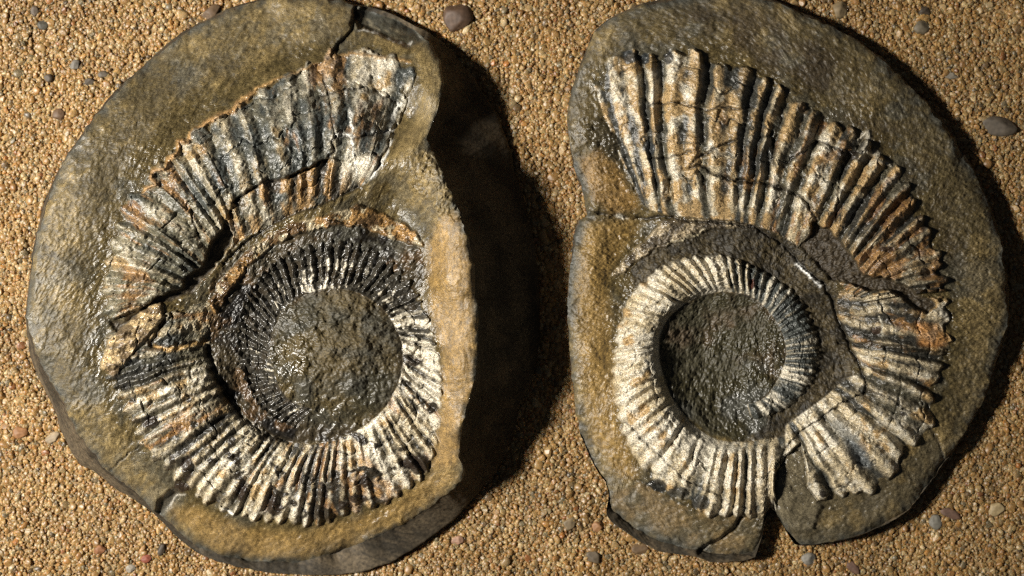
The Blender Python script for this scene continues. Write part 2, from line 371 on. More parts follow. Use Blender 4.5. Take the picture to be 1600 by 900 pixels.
def final_grit(cv, seed, k):
    st = (cv.Lb < 3000) & (cv.Lb != 2000) & (cv.Lb != 2001)
    g = fbm(cv.U, cv.V, 4.0, seed, 2); h = fbm(cv.U*0.8+cv.V*0.4, cv.V-cv.U*0.3, 6.0, seed+1, 3, 0.75)
    m = blur(st.astype(float), 2)
    cv.C = np.clip(cv.C*np.clip(1+(0.5*g+0.4*h)*m, 0.35, 2)[..., None], 0.005, 0.9)
    cv.Z += h*k*m
def build_stone(cv, centre, rim, rim_smooth, girth, base_in, ztop, zg, nth, nrho, flank_cols, root_name, parts, seed, edge_round=9.0, crown=0.0):
    """parts: label id -> (part name, material, parent key or None)"""
    th = np.linspace(-np.pi, np.pi, nth, endpoint=False)
    R = polar_radius(rim, centre, th, rim_smooth)
    R = R + (fbm(th*60, th*0, 2.0, seed+11, 3)+np.roll(fbm(th*60, th*0, 2.0, seed+11, 3), nth//2)*0)*5.0*np.minimum(1, (np.pi-np.abs(th))*6)
    Gr = polar_radius(girth, centre, th)
    Gr = np.maximum(Gr, R+1.0)
    k = np.arange(nrho+1)/nrho
    rho = 0.004+(0.996)*k
    rr = rho[:, None]*R[None]
    u = centre[0]+rr*np.cos(th)[None]; v = centre[1]-rr*np.sin(th)[None]
    z = cv.sample(cv.Z, u, v)
    de = R[None]-rr
    en = edge_round*(1+1.6*fbm(u, v, 40, seed+12, 3))
    er = np.maximum(2.0, 10*(1+1.8*fbm(u, v, 60, seed+13, 2)))
    z = z-en*np.exp(-de/er)
    c = cv.sample(cv.C, u, v)
    edge = np.exp(-(de/11.0)**1.5)*np.clip(0.75+1.5*fbm(u, v, 16, seed+14, 3), 0, 1)
    c = mix(c, SLATE*0.6, edge*0.9)
    zt = ztop+z-crown*(1-np.exp(-(np.abs(v-centre[1])/440.0/0.80)**4))
    # flank rings: rim -> girth -> under
    nf = 46
    s = np.arange(1, nf+1)/nf
    zr = zt[-1]
    rings_u, rings_v, rings_z, rings_c = [], [], [], []
    for q in s:
        if q < 0.62:
            a = q/0.62
            rad = R+(Gr-R)*a**1.4; zz = zr+(zg-zr)*a
        else:
            a = (q-0.62)/0.38
            rad = Gr-base_in*(1-np.cos(a*np.pi/2)); zz = np.full(nth, zg+(-14-zg)*np.sin(a*np.pi/2))
        x = th*rad*0.9; 
        bumpy = (fbm(x, zz*1.2+0*x, 34, seed+21, 4)*9+fbm(x, zz*1.2, 7, seed+22, 3)*2.2)*min(1, q*5)*np.minimum(1, (np.pi-np.abs(th))*8)
        rad = rad+bumpy*(0.35 if q < 0.62 else 0.6)
        rings_u.append(centre[0]+rad*np.cos(th)); rings_v.append(centre[1]-rad*np.sin(th)); rings_z.append(zz)
        t1 = fbm(x, zz*1.3, 50, seed+23, 4); t2 = fbm(x, zz*1.3, 9, seed+24, 3)
        cc = mix(np.broadcast_to(flank_cols[0], (nth, 3)), flank_cols[1], sstep(-0.2, 0.35, t1+t2*0.6))
        cc = mix(cc, np.array((0.10, 0.075, 0.045)), 0.6*sstep(0.12, 0.3, t1-t2*0.6))
        if q < 0.08: cc = mix(cc, SLATE*0.5, np.full(nth, (0.08-q)/0.08*0.6))
        rings_c.append(cc)
    gl = cv.sample(cv.G, u, v)[..., None]
    c = np.concatenate([c, gl], -1)
    rings_c = [np.c_[q_, np.full(nth, 0.12)] for q_ in rings_c]
    U = np.concatenate([u, np.array(rings_u)]); V = np.concatenate([v, np.array(rings_v)]); Z = np.concatenate([zt, np.array(rings_z)])
    C = np.concatenate([c, np.array(rings_c)])
    X = W(U, V, Z)
    nr = X.shape[0]
    origin = W(np.array(centre[0], float), np.array(centre[1], float), np.array(0.0)); origin[2] = 0
    X = X-origin
    # smooth normals of the whole stone, shared by every part cut from it
    dr = np.gradient(X, axis=0); dt = np.roll(X, -1, 1)-np.roll(X, 1, 1)
    Nn = np.cross(dr, dt); Nn /= np.linalg.norm(Nn, axis=-1, keepdims=True)+1e-20
    idx = np.arange(nr*nth).reshape(nr, nth); nx = np.roll(idx, -1, 1)
    Q = np.stack([idx[:-1], idx[1:], nx[1:], nx[:-1]], -1)
    uc = (U[:-1]+U[1:])/2; vc = (V[:-1]+V[1:])/2
    lab = cv.nearest(cv.Lb, uc, vc)
    # no single-cell speckle at part borders: flanks get their own label
    lab[nrho:] = -1
    lab[nrho-3:nrho] = np.where(lab[nrho-3:nrho] == 0, 0, lab[nrho-3:nrho])
    Xf = X.reshape(-1, 3); Nf = Nn.reshape(-1, 3); Cf = C.reshape(-1, 4)
    root = link(root_name, None); root.location = origin; root.empty_display_size = 0.01
    made = {}
    ids, cnt = np.unique(lab, return_counts=True)
    order = sorted(zip(ids, cnt), key=lambda a: (0 if parts(a[0])[2] is None else 1, a[0]))
    for l, n in order:
        nm, mat, par = parts(l)
        if n < 12 and par is not None:
            continue
        q = Q[lab == l]
        uq, inv = np.unique(q.ravel(), return_inverse=True)
        q2 = inv.reshape(-1, 4)
        p = root if par is None else made.get(par, root)
        me = raw_mesh(nm, Xf[uq], q2, mat, Nf[uq], Cf[uq])
        made[l] = link(nm, me, p)
    # pinhole at the pole
    fan = np.stack([idx[0], np.roll(idx[0], -1)], -1)
    vv = np.concatenate([Xf[idx[0]], Xf[idx[0]].mean(0)[None]])
    tri = np.stack([np.arange(nth), (np.arange(nth)+1) % nth, np.full(nth, nth)], -1)
    l0 = cv.nearest(cv.Lb, np.array([centre[0]]), np.array([centre[1]]))[0]
    o = made.get(l0, made.get(0))
    me = o.data
    # merge the cap into that part's mesh
    import bmesh
    bm = bmesh.new(); bm.from_mesh(me)
    cl = bm.verts.layers.float_color.get("surface_colour")
    vs_ = []
    for i in range(0, nth, 6):
        w = bm.verts.new(vv[i]); w[cl] = tuple(Cf[idx[0, i]]); vs_.append(w)
    f = bm.faces.new(vs_); f.smooth = True
    f.normal_update()
    if f.normal.z < 0: f.normal_flip()
    bm.to_mesh(me); bm.free()
    return root, made

# ------------------------------------------------------------------ LEFT STONE
LC = Canvas(10, 880, -60, 940, 7)
LC.rough = 1.0
LC.near = LC.poly([(575,75),(650,60),(670,120),(640,200),(600,260),(690,380),(690,600),(660,745),(590,815),(480,840),(380,830),(270,780),(190,680),(135,560),(140,430),(185,280),(290,170),(420,95),(500,70)], 2)
A_L = [(45,460,-4),(75,310,-2),(140,195,0),(240,90,0),(400,5,0),(540,5,0),(60,590,-12),(120,710,-22),(215,780,-22),(320,865,-24),(440,890,-26),(560,860,-24),(660,800,-20),(722,742,-14),
 (110,420,2),(130,300,3),(220,180,3),(350,80,3),(480,45,2),(110,560,-3),(170,670,-10),(250,760,-14),(350,845,-15),(480,850,-16),(600,815,-16),
 (205,300,-8),(155,420,-8),(145,540,-8),(200,680,-14),(290,785,-18),(400,822,-20),(500,832,-22),(600,800,-24),(290,200,-8),(380,140,-8),(470,95,-6),(560,80,-6),
 (560,190,-8),(460,200,-2),(350,270,0),(250,370,0),(200,440,-4),(560,282,-34),(480,315,-18),(390,350,-20),(340,400,-26),(300,460,-26),
 (430,385,-42),(560,360,-44),(350,460,-42),(345,540,-50),(365,610,-50),(640,400,-44),
 (400,540,-48),(560,420,-50),(450,430,-48),(650,480,-46),(400,610,-48),
 (525,560,-30),(460,600,-35),(590,560,-38),(525,480,-42),(525,640,-42),
 (250,600,-8),(330,600,-26),(330,700,-14),(390,660,-34),(430,760,-16),(460,690,-42),(530,750,-20),(560,680,-42),(620,710,-30),(650,735,-30),(655,620,-38),(630,580,-46),(680,640,-34),
 (686,560,-34),(702,560,-12),(718,560,-3),(738,560,0),(745,470,0),(670,440,-42),(690,440,-14),(712,440,-2),(672,400,-36),(700,390,-6),(722,400,0),(686,680,-32),(702,680,-10),(715,700,-5),
 (604,300,-50),(632,318,-54),(645,348,-54),(658,283,-10),(676,330,-14),(680,300,-2),(705,330,0),(662,240,-2),(636,150,-26),(634,168,-40),(643,188,-42),(624,206,-38),(644,226,-4),(608,256,-10),(584,278,-20),(672,150,0),(690,120,0),(660,90,0),(668,222,-2),(600,60,-6),(640,50,-10)]
matrix_base(LC, A_L, 40, 0.10, -0.9)
# glossy dark matrix round the inner whorl, and the central plug
core = LC.poly([(330,440),(372,395),(430,365),(520,345),(600,352),(655,378),(668,430),(640,470),(672,500),(640,560),(628,600),(590,650),(530,690),(460,695),(400,672),(350,630),(325,560),(322,490)], 1.2)
ccol = mix(np.array((0.045,0.034,0.018)), np.array((0.012,0.010,0.008)), sstep(-0.15, 0.25, fbm(LC.U, LC.V, 34, 301, 4)))
ccol = mix(ccol, np.array((0.10,0.055,0.022)), 0.6*sstep(0.1, 0.3, fbm(LC.U, LC.V, 30, 302, 4)))
ccol = mix(ccol, np.array((0.075,0.070,0.052)), sstep(430, 385, LC.V+(LC.U-480)*0.08)*sstep(-0.3,0.15,fbm(LC.U,LC.V,18,305,4))*0.8)
LC.C = mix(LC.C, ccol, blur(core.astype(float), 2)); LC.G[core] = 0.7
LC.Z += core*(fbm(LC.U, LC.V, 22, 303, 4, 0.6)*6+(1-np.abs(fbm(LC.U, LC.V, 14, 304, 3))*3)*1.5)
LC.Lb[core] = 2000; LC.names[2000] = 'umbilical_band'
plug = LC.poly([(425,520),(445,480),(480,458),(530,452),(575,462),(605,490),(622,530),(625,575),(612,620),(585,650),(540,668),(490,668),(450,640),(425,590)], 2.4)
dp_ = np.hypot((LC.U-525), (LC.V-560))
pcol = mix(np.array((0.040,0.034,0.018)), np.array((0.075,0.055,0.022)), sstep(-0.25, 0.3, fbm(LC.U, LC.V, 60, 311, 3)+ (LC.V-560)*-0.002))
pcol = mix(pcol, np.array((0.050,0.048,0.037)), 0.8*sstep(-0.1,0.4, fbm(LC.U, LC.V*1.4, 55, 312, 5, 0.65)))
LC.C = mix(LC.C, pcol, blur(plug.astype(float), 5))
rid = 1-np.abs(fbm(LC.U*0.8+LC.V*0.25, LC.V*1.25, 26, 315, 4, 0.6))*3.2
LC.Z += blur(plug.astype(float), 5)*(6*np.clip(1-(dp_/105)**2, 0, 1)+rid*1.5+fbm(LC.U, LC.V*1.6, 75, 314, 4)*12+fbm(LC.U, LC.V*1.3, 6, 316, 3, 0.7)*1.3)
LC.G = np.where(plug, np.clip(0.55+1.2*fbm(LC.U, LC.V, 60, 317, 3)+(LC.V-560)*0.004-(LC.U-525)*0.002, 0.1, 0.95), LC.G)
LC.Lb[plug] = 2001; LC.names[2001] = 'centre_plug'
# thin brown shelf of shell under the outer whorl
lip_o = [(322,478),(345,440),(372,405),(410,372),(460,348),(520,335),(560,318),(600,335),(650,362),(662,384),(610,372),(560,352),(520,352),(470,362),(425,385),(385,418),(360,455),(340,490)]
lip = LC.poly(lip_o, 1.0)
lc = mix(np.array((0.10,0.06,0.028)), np.array((0.33,0.19,0.07)), sstep(-0.15, 0.2, fbm(LC.U, LC.V, 20, 321, 4)))
lc = mix(lc, CREAM*0.8, sstep(0.1, 0.25, fbm(LC.U, LC.V, 14, 322, 3)))
LC.C = mix(LC.C, lc, blur(lip.astype(float), 1)); LC.Z += blur(lip.astype(float), 1)*(6+4*fbm(LC.U, LC.V, 16, 323, 4))
LC.Lb[lip] = 2002; LC.names[2002] = 'shell_shelf'

gapL = LC.poly([(353,348),(365,368),(350,398),(325,430),(298,458),(262,472),(236,478),(198,512),(184,520),(170,500),(194,503),(222,482),(247,464),(284,450),(290,434),(317,416),(327,384)], 0.8)
KA_L = [(0,(575,285),(652,112)),(2,(545,300),(588,84)),(4,(515,313),(520,85)),(6,(482,324),(462,112)),(8,(450,338),(410,143)),(10,(415,355),(365,170)),(12,(383,370),(315,205)),(15,(362,388),(268,240)),(18,(347,405),(226,285)),(20,(332,425),(197,325)),(23,(313,442),(178,375)),(26,(288,456),(165,435)),(28,(258,468),(163,472)),(30,(240,476),(168,505))]
cfgA = dict(ribs=[(0,0),(30,22)], less=[(0,-0.06),(6,-0.10),(28,-0.10)], amp=[(0,4.0),(4,5.0),(12,6.0),(20,6.5),(28,5)], bulge=[(0,3),(8,6),(20,8),(28,7)], lift=[(0,3),(8,5),(28,6)], scallop=[(0,0.05),(10,0.07),(28,0.10)],
  cream=[(0,0.26),(2,0.30),(5,0.25),(8,0.26),(12,0.30),(18,0.28),(22,0.24),(28,0.30)], white=[(0,0.0),(10,-0.05),(28,-0.1)], blue=[(0,0.8),(8,0.8),(14,0.7),(28,0.9)], olive=[(0,0.10),(8,0.2),(14,0.55),(28,0.7)],
  orange=[(0,0.02),(4,0.02),(10,0.02),(18,0.07),(28,0.04)], honey=[(0,0.12),(12,0.2),(28,0.22)], soft=[(0,0.24),(12,0.34),(28,0.40)], ridge=[(0,1.0),(28,0.8)], len=[(0,190),(28,120)], gloss=[(0,0.55)], rough=[(0,4),(28,5)], clip=~gapL)
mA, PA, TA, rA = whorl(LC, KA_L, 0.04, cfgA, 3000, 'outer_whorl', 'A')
LC.Z -= blur(gapL.astype(float), 2)*7
LC.paint(blur(gapL.astype(float), 1)*0.9, (0.042,0.030,0.016)); LC.G[gapL] = 0.2
# inner row of short orange ribs, dropped below a broken step
rowL = LC.poly([(575,284),(545,268),(528,244),(505,250),(488,258),(450,277),(420,283),(396,292),(366,314),(352,345),(372,388),(400,368),(435,346),(470,329),(500,320),(535,305)], 0.7) & mA
LC.Z -= blur(rowL.astype(float), 1)*7
ro = fbm(LC.U, LC.V, 24, 331, 4)
LC.C = mix(LC.C, mix(np.array((0.44,0.25,0.085)), np.array((0.06,0.045,0.03)), sstep(0.25, 0.75, 1-rA+ro*0.8)), rowL*0.70*sstep(-0.3,0.1,ro)*sstep(560,520,LC.U))
KB_L = [(0,(328,470),(172,520)),(3,(328,535),(165,575)),(6,(335,560),(185,610)),(9,(345,590),(205,655)),(12,(360,620),(225,695)),(15,(378,645),(262,735)),(18,(400,665),(300,765)),(21,(425,680),(345,795)),(24,(452,690),(390,808)),(27,(480,695),(437,815)),(30,(508,692),(485,820)),(33,(535,685),(535,805)),(36,(560,672),(590,790)),(39,(585,655),(635,765)),(41,(600,640),(662,740)),(44,(618,610),(682,690)),(47,(628,580),(689,630)),(50,(630,550),(689,580)),(53,(625,525),(680,535)),(56,(612,500),(665,490)),(59,(597,481),(645,450)),(62,(570,462),(610,410)),(65,(545,453),(570,388)),(68,(518,450),(530,380)),(71,(490,455),(485,385)),(74,(462,468),(440,402)),(77,(440,485),(408,430)),(80,(428,510),(385,466)),(83,(422,540),(372,510)),(86,(424,568),(372,555)),(89,(432,595),(385,600)),(92,(445,618),(405,635)),(95,(465,632),(430,655)),(98,(492,640),(462,668))]
cfgB = dict(ribs=[(0,0),(16,12),(54,43),(98,84)], fade_out=[(0,0),(55,0),(60,1),(98,1)], seg=[(0,48),(50,40),(60,20),(98,20)], less=[(0,-0.10),(14,-0.08),(20,0.02),(44,0.04),(52,0),(98,0)], split=54.5, amp=[(0,5),(6,4.0),(18,5.0),(40,5.0),(56,4.5),(90,4.5),(98,3)], bulge=[(0,4),(20,6),(40,2),(56,-4),(98,-5)], lift=[(0,5),(6,3),(20,5),(40,4),(56,1),(98,0.5)], scallop=[(0,0.08),(52,0.08),(60,0.16),(98,0.12)],
  cream=[(0,0.42),(3,0.48),(5,0.36),(12,0.42),(17,0.54),(24,0.60),(32,0.60),(42,0.62),(48,0.76),(53,0.60),(57,0.36),(62,0.20),(74,0.17),(80,0.12),(90,0.08),(98,0.08)], fleck=[(0,0.2),(52,0.25),(60,0.6),(98,0.6)], white=[(0,-0.25),(16,-0.12),(30,0.0),(44,0.22),(56,0.25),(98,0.3)], blue=[(0,0.7),(6,0.15),(24,0.15),(56,0.15),(98,0.12)], olive=[(0,0.5),(6,0.25),(20,0.2),(30,0.02),(50,0),(98,0)],
  orange=[(0,0.06),(8,0.03),(16,0.0),(26,0.02),(40,0.03),(50,0.0),(98,0)], honey=[(0,0.25),(16,0.2),(30,0.15),(44,0.06),(50,0),(98,0)], soft=[(0,0.3),(10,0.22),(20,0.2),(50,0.16),(60,0.10),(98,0.10)], len=[(0,150),(40,110),(56,60),(98,55)], gloss=[(0,0.5),(50,0.5),(60,0.9),(98,0.9)], rough=[(0,5),(20,4)], black=[(0,0),(14,0.02),(18,0.10),(42,0.12),(50,0.10),(56,0.20),(98,0.20)], ridge=[(0,0.9),(20,1.1),(50,0.8),(60,0.7),(98,0.7)], clip=~gapL)
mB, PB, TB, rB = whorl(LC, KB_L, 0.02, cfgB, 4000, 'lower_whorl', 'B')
# broken shell flakes where the outer whorl snapped
flk = LC.poly([(236,474),(253,473),(255,500),(228,528),(200,562),(178,590),(158,574),(168,533),(186,518)], 0.6)
LC.Z += blur(flk.astype(float), 1)*6; LC.Lb[flk] = 2003; LC.names[2003] = 'shell_flake'
fk = fbm(LC.U*0.5+LC.V*0.4, LC.V-LC.U*0.4, 9, 341, 3)
LC.C = mix(LC.C, mix(np.array((0.16,0.11,0.06)), np.array((0.52,0.38,0.20)), sstep(-0.15,0.2,fk)), blur(flk.astype(float),1)*0.9)
LC.crack([(255,500),(246,525),(235,540),(262,545),(323,533)], 4.0, 6)
LC.paint(np.exp(-(LC.dist([(242,541),(262,547),(290,542),(323,534)])/2.6)**2)*0.9, (0.52,0.33,0.13))
# cracks, seams and veins
LC.crack([(450,279),(490,259),(513,247),(523,236),(520,222),(524,213)], 2.0, 5)
LC.crack([(524,213),(518,190),(517,160),(508,130),(503,112)], 1.6, 3)
LC.crack([(524,213),(553,216),(587,210),(608,204)], 1.8, 4)
LC.vein([(524,211),(553,213),(587,207),(610,205),(613,222),(606,240),(592,262),(578,280)], 2.0)
LC.vein([(640,160),(622,165),(612,185),(613,205)], 2.6)
LC.vein([(540,140),(548,177),(552,230),(556,275)], 1.6)
LC.crack([(584,140),(600,152),(620,160)], 1.4, 3); LC.crack([(490,168),(500,152),(530,141),(570,138)], 1.4, 3)
LC.crack([(420,281),(396,292),(364,317)], 2.2, 5); LC.crack([(300,328),(303,350),(312,372)], 1.5, 4)
LC.crack([(560,292),(530,308),(500,321),(468,330),(432,348),(398,368),(372,390),(350,410)], 2.2, 5)
LC.crack([(325,545),(332,575),(348,605),(374,647),(410,674),(450,690)], 5.0, 9)
LC.crack([(630,660),(645,640),(676,622)], 1.2, 2)
# orange rippled shell edge along the outer rim of the whorl
wave = [(640,96),(600,90),(560,84),(520,88),(490,102),(455,117),(430,125),(402,138),(395,150),(380,152),(374,168),(352,176),(330,188),(310,200),(297,208),(292,220),(278,222),(276,240),(262,250),(258,262),(240,265),(236,280),(246,285),(232,290),(222,300)]
LC.Z += 3.0*np.exp(-(LC.dist(wave)/2.6)**2)
LC.paint(np.exp(-(LC.dist(wave)/2.4)**2)*0.8*sstep(-0.2,0.1,fbm(LC.U,LC.V,30,351,3)), (0.36,0.22,0.09))
rib_ = [(392,146),(384,158),(372,160),(366,174),(346,178),(300,206),(294,222),(280,222),(277,240),(264,250),(258,264),(242,264),(234,278),(246,287),(228,294)]
LC.Z += 4.0*np.exp(-(LC.dist(rib_, 0.5)/3.6)**2)
LC.paint(np.exp(-(LC.dist(rib_, 0.5)/3.4)**2)*0.85, (0.34,0.20,0.085))
bulb = np.clip(1-((LC.U+LC.wu-312)/17)**2-((LC.V+LC.wv-212)/14)**2, 0, 1); LC.Z += 8*np.sqrt(bulb)*(bulb > 0); LC.paint(sstep(0.0,0.3,bulb)*0.8, (0.11,0.115,0.10)); LC.G = np.where(bulb > 0, 0.9, LC.G)
# bright tan wall and bubbled plateau on the right side
wall = LC.poly([(668,390),(690,340),(720,330),(742,420),(748,520),(740,610),(722,660),(720,720),(700,732),(672,735),(690,640),(692,560),(672,470)], 1.0)
LC.C = mix(LC.C, np.array((0.25,0.155,0.052))*(1+0.5*fbm(LC.U*2.5,LC.V*0.5,16,361,3))[...,None], blur(wall.astype(float),5)*0.85)
wk = blur(wall.astype(float), 4)*0.8; LC.Z = LC.Z*(1-wk)+(blur(LC.Z, 3)+fbm(LC.U*2.2, LC.V*0.7, 9, 365, 3)*1.2)*wk
lipu = LC.poly([(655,70),(690,100),(694,150),(668,215),(610,262),(585,282),(600,262),(650,190),(662,130),(645,90)], 1.5)
LC.C = mix(LC.C, TAN*(1.1+0.5*fbm(LC.U,LC.V,9,362,3))[...,None], blur(lipu.astype(float),4)*0.8)
plat = LC.poly([(640,290),(668,235),(700,290),(725,345),(700,345),(672,318)], 1.5)
LC.Z += plat*fbm(LC.U,LC.V,6,363,3)*5
bot = LC.poly([(255,795),(300,790),(380,826),(480,832),(590,800),(690,735),(725,740),(660,800),(560,855),(440,878),(340,862)], 1.5)
LC.C = mix(LC.C, np.array((0.23,0.145,0.048))*(1+0.6*fbm(LC.U,LC.V,10,364,4))[...,None], blur(bot.astype(float),6)*0.75)
# dark clasts set in the pale lower whorl
for (x, y, rx, ry) in [(292,732,10,20),(378,770,9,14),(237,660,13,9),(655,726,20,16),(640,722,12,12),(570,752,9,9),(283,760,14,8),(560,780,16,7),(540,790,10,8),(647,566,14,7),(430,790,12,16),(505,770,7,18)]:
    d = ((LC.U+LC.wu-x)/rx)**2+((LC.V+LC.wv-y)/ry)**2
    k = sstep(1.25, 0.7, d); LC.paint(k*0.95, (0.025,0.017,0.012)); LC.Z += 3.0*np.clip(1-d, 0, 1)-1.2*k; 
# chipped corner at the top and the open crack beside it
chip = LC.poly([(556,14),(575,10),(610,22),(650,45),(664,62),(640,75),(612,62),(590,50),(560,42),(553,30)], 0.8)
LC.Z -= blur(chip.astype(float),2)*16; LC.Lb[chip] = 2004; LC.names[2004] = 'chipped_corner'
LC.C = mix(LC.C, mix(np.array((0.05,0.045,0.03)),np.array((0.13,0.11,0.07)),sstep(-0.1,0.25,fbm(LC.U+LC.V,(LC.V-LC.U*0.5)*3,20,371,4))), blur(chip.astype(float),1))
LC.crack([(560,0),(556,14),(553,34),(548,48),(530,70),(520,85)], 2.6, 10)
LC.vein([(562,47),(590,50),(612,63),(636,72),(646,66)], 1.2)
# broken notch at the lower left rim with its pale vein
notch = LC.poly([(243,800),(250,780),(272,765),(283,772),(268,790),(252,806)], 0.6)
LC.Z -= blur(notch.astype(float),2)*12; LC.paint(blur(notch.astype(float),1)*0.8, (0.04,0.036,0.028))
LC.vein([(256,804),(267,788),(278,772),(292,774),(310,773)], 1.0, 0.3, colour=(0.38,0.35,0.29)); LC.vein([(345,795),(358,798),(364,804)], 1.5)
LC.crack([(172,735),(200,710),(225,690)], 1.3, 3)

LRIM = [(400,1),(440,-4),(490,-4),(530,2),(556,10),(568,14),(605,25),(640,42),(662,58),(680,80),(690,105),(692,140),(685,170),(673,200),(667,222),(680,245),(700,290),(715,325),(730,370),(740,420),(745,470),(747,520),(745,570),(738,610),(728,640),(721,670),(718,710),(727,740),(700,770),(660,800),(600,832),(540,858),(480,874),(420,878),(350,868),(300,848),(265,818),(240,797),(205,765),(172,738),(145,708),(115,665),(95,622),(72,580),(52,540),(43,500),(45,460),(50,420),(60,365),(75,310),(100,255),(140,195),(190,135),(240,90),(280,58),(320,35),(360,14)]
LGIRTH = [(400,0),(440,-5),(490,-5),(530,1),(556,8),(605,20),(645,38),(667,50),(697,73),(723,100),(743,123),(760,150),(777,177),(787,203),(800,240),(813,293),(826,340),(835,390),(842,440),(843,500),(839,560),(827,605),(813,640),(797,687),(777,733),(757,757),(733,787),(683,833),(633,867),(580,889),(520,900),(440,897),(380,887),(320,869),(280,841),(250,811),(215,786),(165,751),(120,716),(95,676),(84,641),(60,591),(47,546),(41,501),(43,460),(48,420),(58,365),(73,310),(98,255),(138,195),(188,135),(238,90),(278,57),(318,34),(360,12)]
def parts_L(l):
    if l == -1: return ('flank', M_FLANK, None)
    if l == 0: return ('stone_face', M_STONE, None)
    if l in (2000, 2001): return (LC.names[l], M_DARKSTONE, None)
    if l in (2002, 2003, 2004): return (LC.names[l], M_SHELL if l != 2004 else M_STONE, None)
    b = l//1000*1000
    m = M_DARKSTONE if b == 5000 else M_SHELL
    return (LC.names[b], m, None) if l == b else ('rib', m, b)
final_grit(LC, 991, 0.8)
rootL, madeL = build_stone(LC, (400, 445), LRIM, True, LGIRTH, 45, 156.0, 14.0, 1300, 290,
    (np.array((0.028,0.022,0.014)), np.array((0.062,0.047,0.029))), 'fossil_nodule', parts_L, 70, crown=130.0)
rootL['label'] = 'thick split stone nodule with dark flank and blackened hollow inner coil of an ammonite'
rootL['category'] = 'fossil'; rootL['group'] = 'two halves of one split fossil nodule'

# ------------------------------------------------------------------ RIGHT STONE
RC = Canvas(870, 1600, -60, 940, 19)
RC.rough = 1.0
RC.near = RC.poly([(925,110),(1000,80),(1120,75),(1250,130),(1400,230),(1490,400),(1490,560),(1440,720),(1300,800),(1180,815),(1080,810),(990,740),(945,600),(950,420),(1000,340),(960,280),(915,200)], 2)
A_R = [(1040,0,-6),(1180,-2,-8),(1310,50,-12),(1420,135,-14),(1510,250,-16),(1562,380,-18),(1572,480,-20),(1545,600,-20),(1490,700,-20),(1415,800,-20),(1300,845,-20),(940,40,-8),(890,180,-14),(905,280,-14),(900,370,-16),(890,480,-18),(895,590,-20),(925,720,-22),(960,800,-24),(1060,860,-24),(1150,870,-26),
 (1250,100,-4),(1350,170,-6),(1450,270,-6),(1510,400,-6),(1520,500,-8),(1480,620,-10),(1420,760,-12),(1100,40,0),(980,50,0),(925,110,-4),(910,180,-6),
 (930,150,-6),(1000,80,-4),(1100,75,-4),(1200,110,-6),(1300,170,-8),(1400,240,-8),(1460,340,-8),(1495,440,-8),(1490,560,-10),(1460,670,-12),(1300,800,-16),(1200,820,-18),(1100,820,-18),(1000,760,-18),
 (1060,200,6),(1150,220,8),(1250,270,8),(1330,330,6),(1400,370,4),(1020,322,-8),(1100,335,-4),(1200,350,-4),(1280,420,-8),
 (895,560,-22),(925,560,-11),(955,560,-24),(950,440,-24),(922,440,-11),(893,440,-20),(970,346,-20),(962,395,-25),(932,388,-10),(930,680,-19),(960,720,-18),
 (1003,338,-26),(945,290,-6),(968,300,-12),(985,325,-22),(965,250,-14),(985,372,-26),(915,348,-12),(930,240,-4),
 (1100,385,-22),(1230,400,-24),(1290,500,-27),(1010,400,-22),(1300,580,-25),(1240,660,-18),
 (1000,560,-4),(1040,640,-2),(1110,730,-2),(1180,740,-4),(1040,450,-8),(1120,430,-10),(1220,470,-14),(1260,560,-16),(1210,630,-18),
 (1125,560,-36),(1070,560,-33),(1190,560,-28),(1125,490,-32),(1125,640,-32),
 (1400,500,4),(1390,600,2),(1350,680,0),(1290,710,-2)]
matrix_base(RC, A_R, 140, -0.14, 0.5)
# darker brown band coloured into the matrix above the coil
up = RC.poly([(1060,0),(1190,10),(1290,70),(1400,170),(1470,300),(1500,420),(1480,420),(1440,320),(1390,240),(1290,160),(1180,100),(1080,70)], 3)
RC.C = mix(RC.C, np.array((0.040,0.028,0.014))*(1+0.6*fbm(RC.U,RC.V,12,401,3))[...,None], blur(up.astype(float),14)*sstep(-0.35,0.2,fbm(RC.U,RC.V,40,402,4))*0.85)
core = RC.poly([(985,420),(1020,375),(1060,350),(1130,340),(1200,352),(1250,385),(1300,430),(1318,500),(1335,560),(1330,600),(1290,640),(1225,685),(1150,690),(1060,640),(1030,560),(1050,480),(1120,440),(1060,420),(990,450)], 1.2)
ccol = mix(np.array((0.052,0.038,0.016)), np.array((0.020,0.015,0.007)), sstep(-0.2, 0.25, fbm(RC.U, RC.V, 22, 411, 5, 0.7)))
RC.C = mix(RC.C, ccol, blur(core.astype(float), 2)); ccol = ccol*np.clip(1+1.0*fbm(RC.U, RC.V, 5, 414, 3, 0.7), 0.3, 2.2)[..., None]; RC.C = mix(RC.C, ccol, core*0.9)
RC.Z += core*(fbm(RC.U, RC.V, 18, 413, 4, 0.65)*4+fbm(RC.U, RC.V, 6, 415, 3, 0.75)*3); RC.G[core] = 0.22
RC.Lb[core] = 2000; RC.names[2000] = 'umbilical_band'
plug = RC.poly([(1030,545),(1040,510),(1065,482),(1100,462),(1140,458),(1180,468),(1210,495),(1226,530),(1226,575),(1205,610),(1180,630),(1200,660),(1160,690),(1110,680),(1060,640),(1035,590)], 0.8)
pcol = mix(np.array((0.040,0.034,0.016)), np.array((0.062,0.042,0.021)), sstep(0.0, 0.4, fbm(RC.U, RC.V, 50, 421, 4)+(520-RC.V)*0.002))
pcol = mix(pcol, np.array((0.06,0.058,0.046)), sstep(0.0,0.3,fbm(RC.U,RC.V,60,422,3)+(RC.V-640)*0.004))
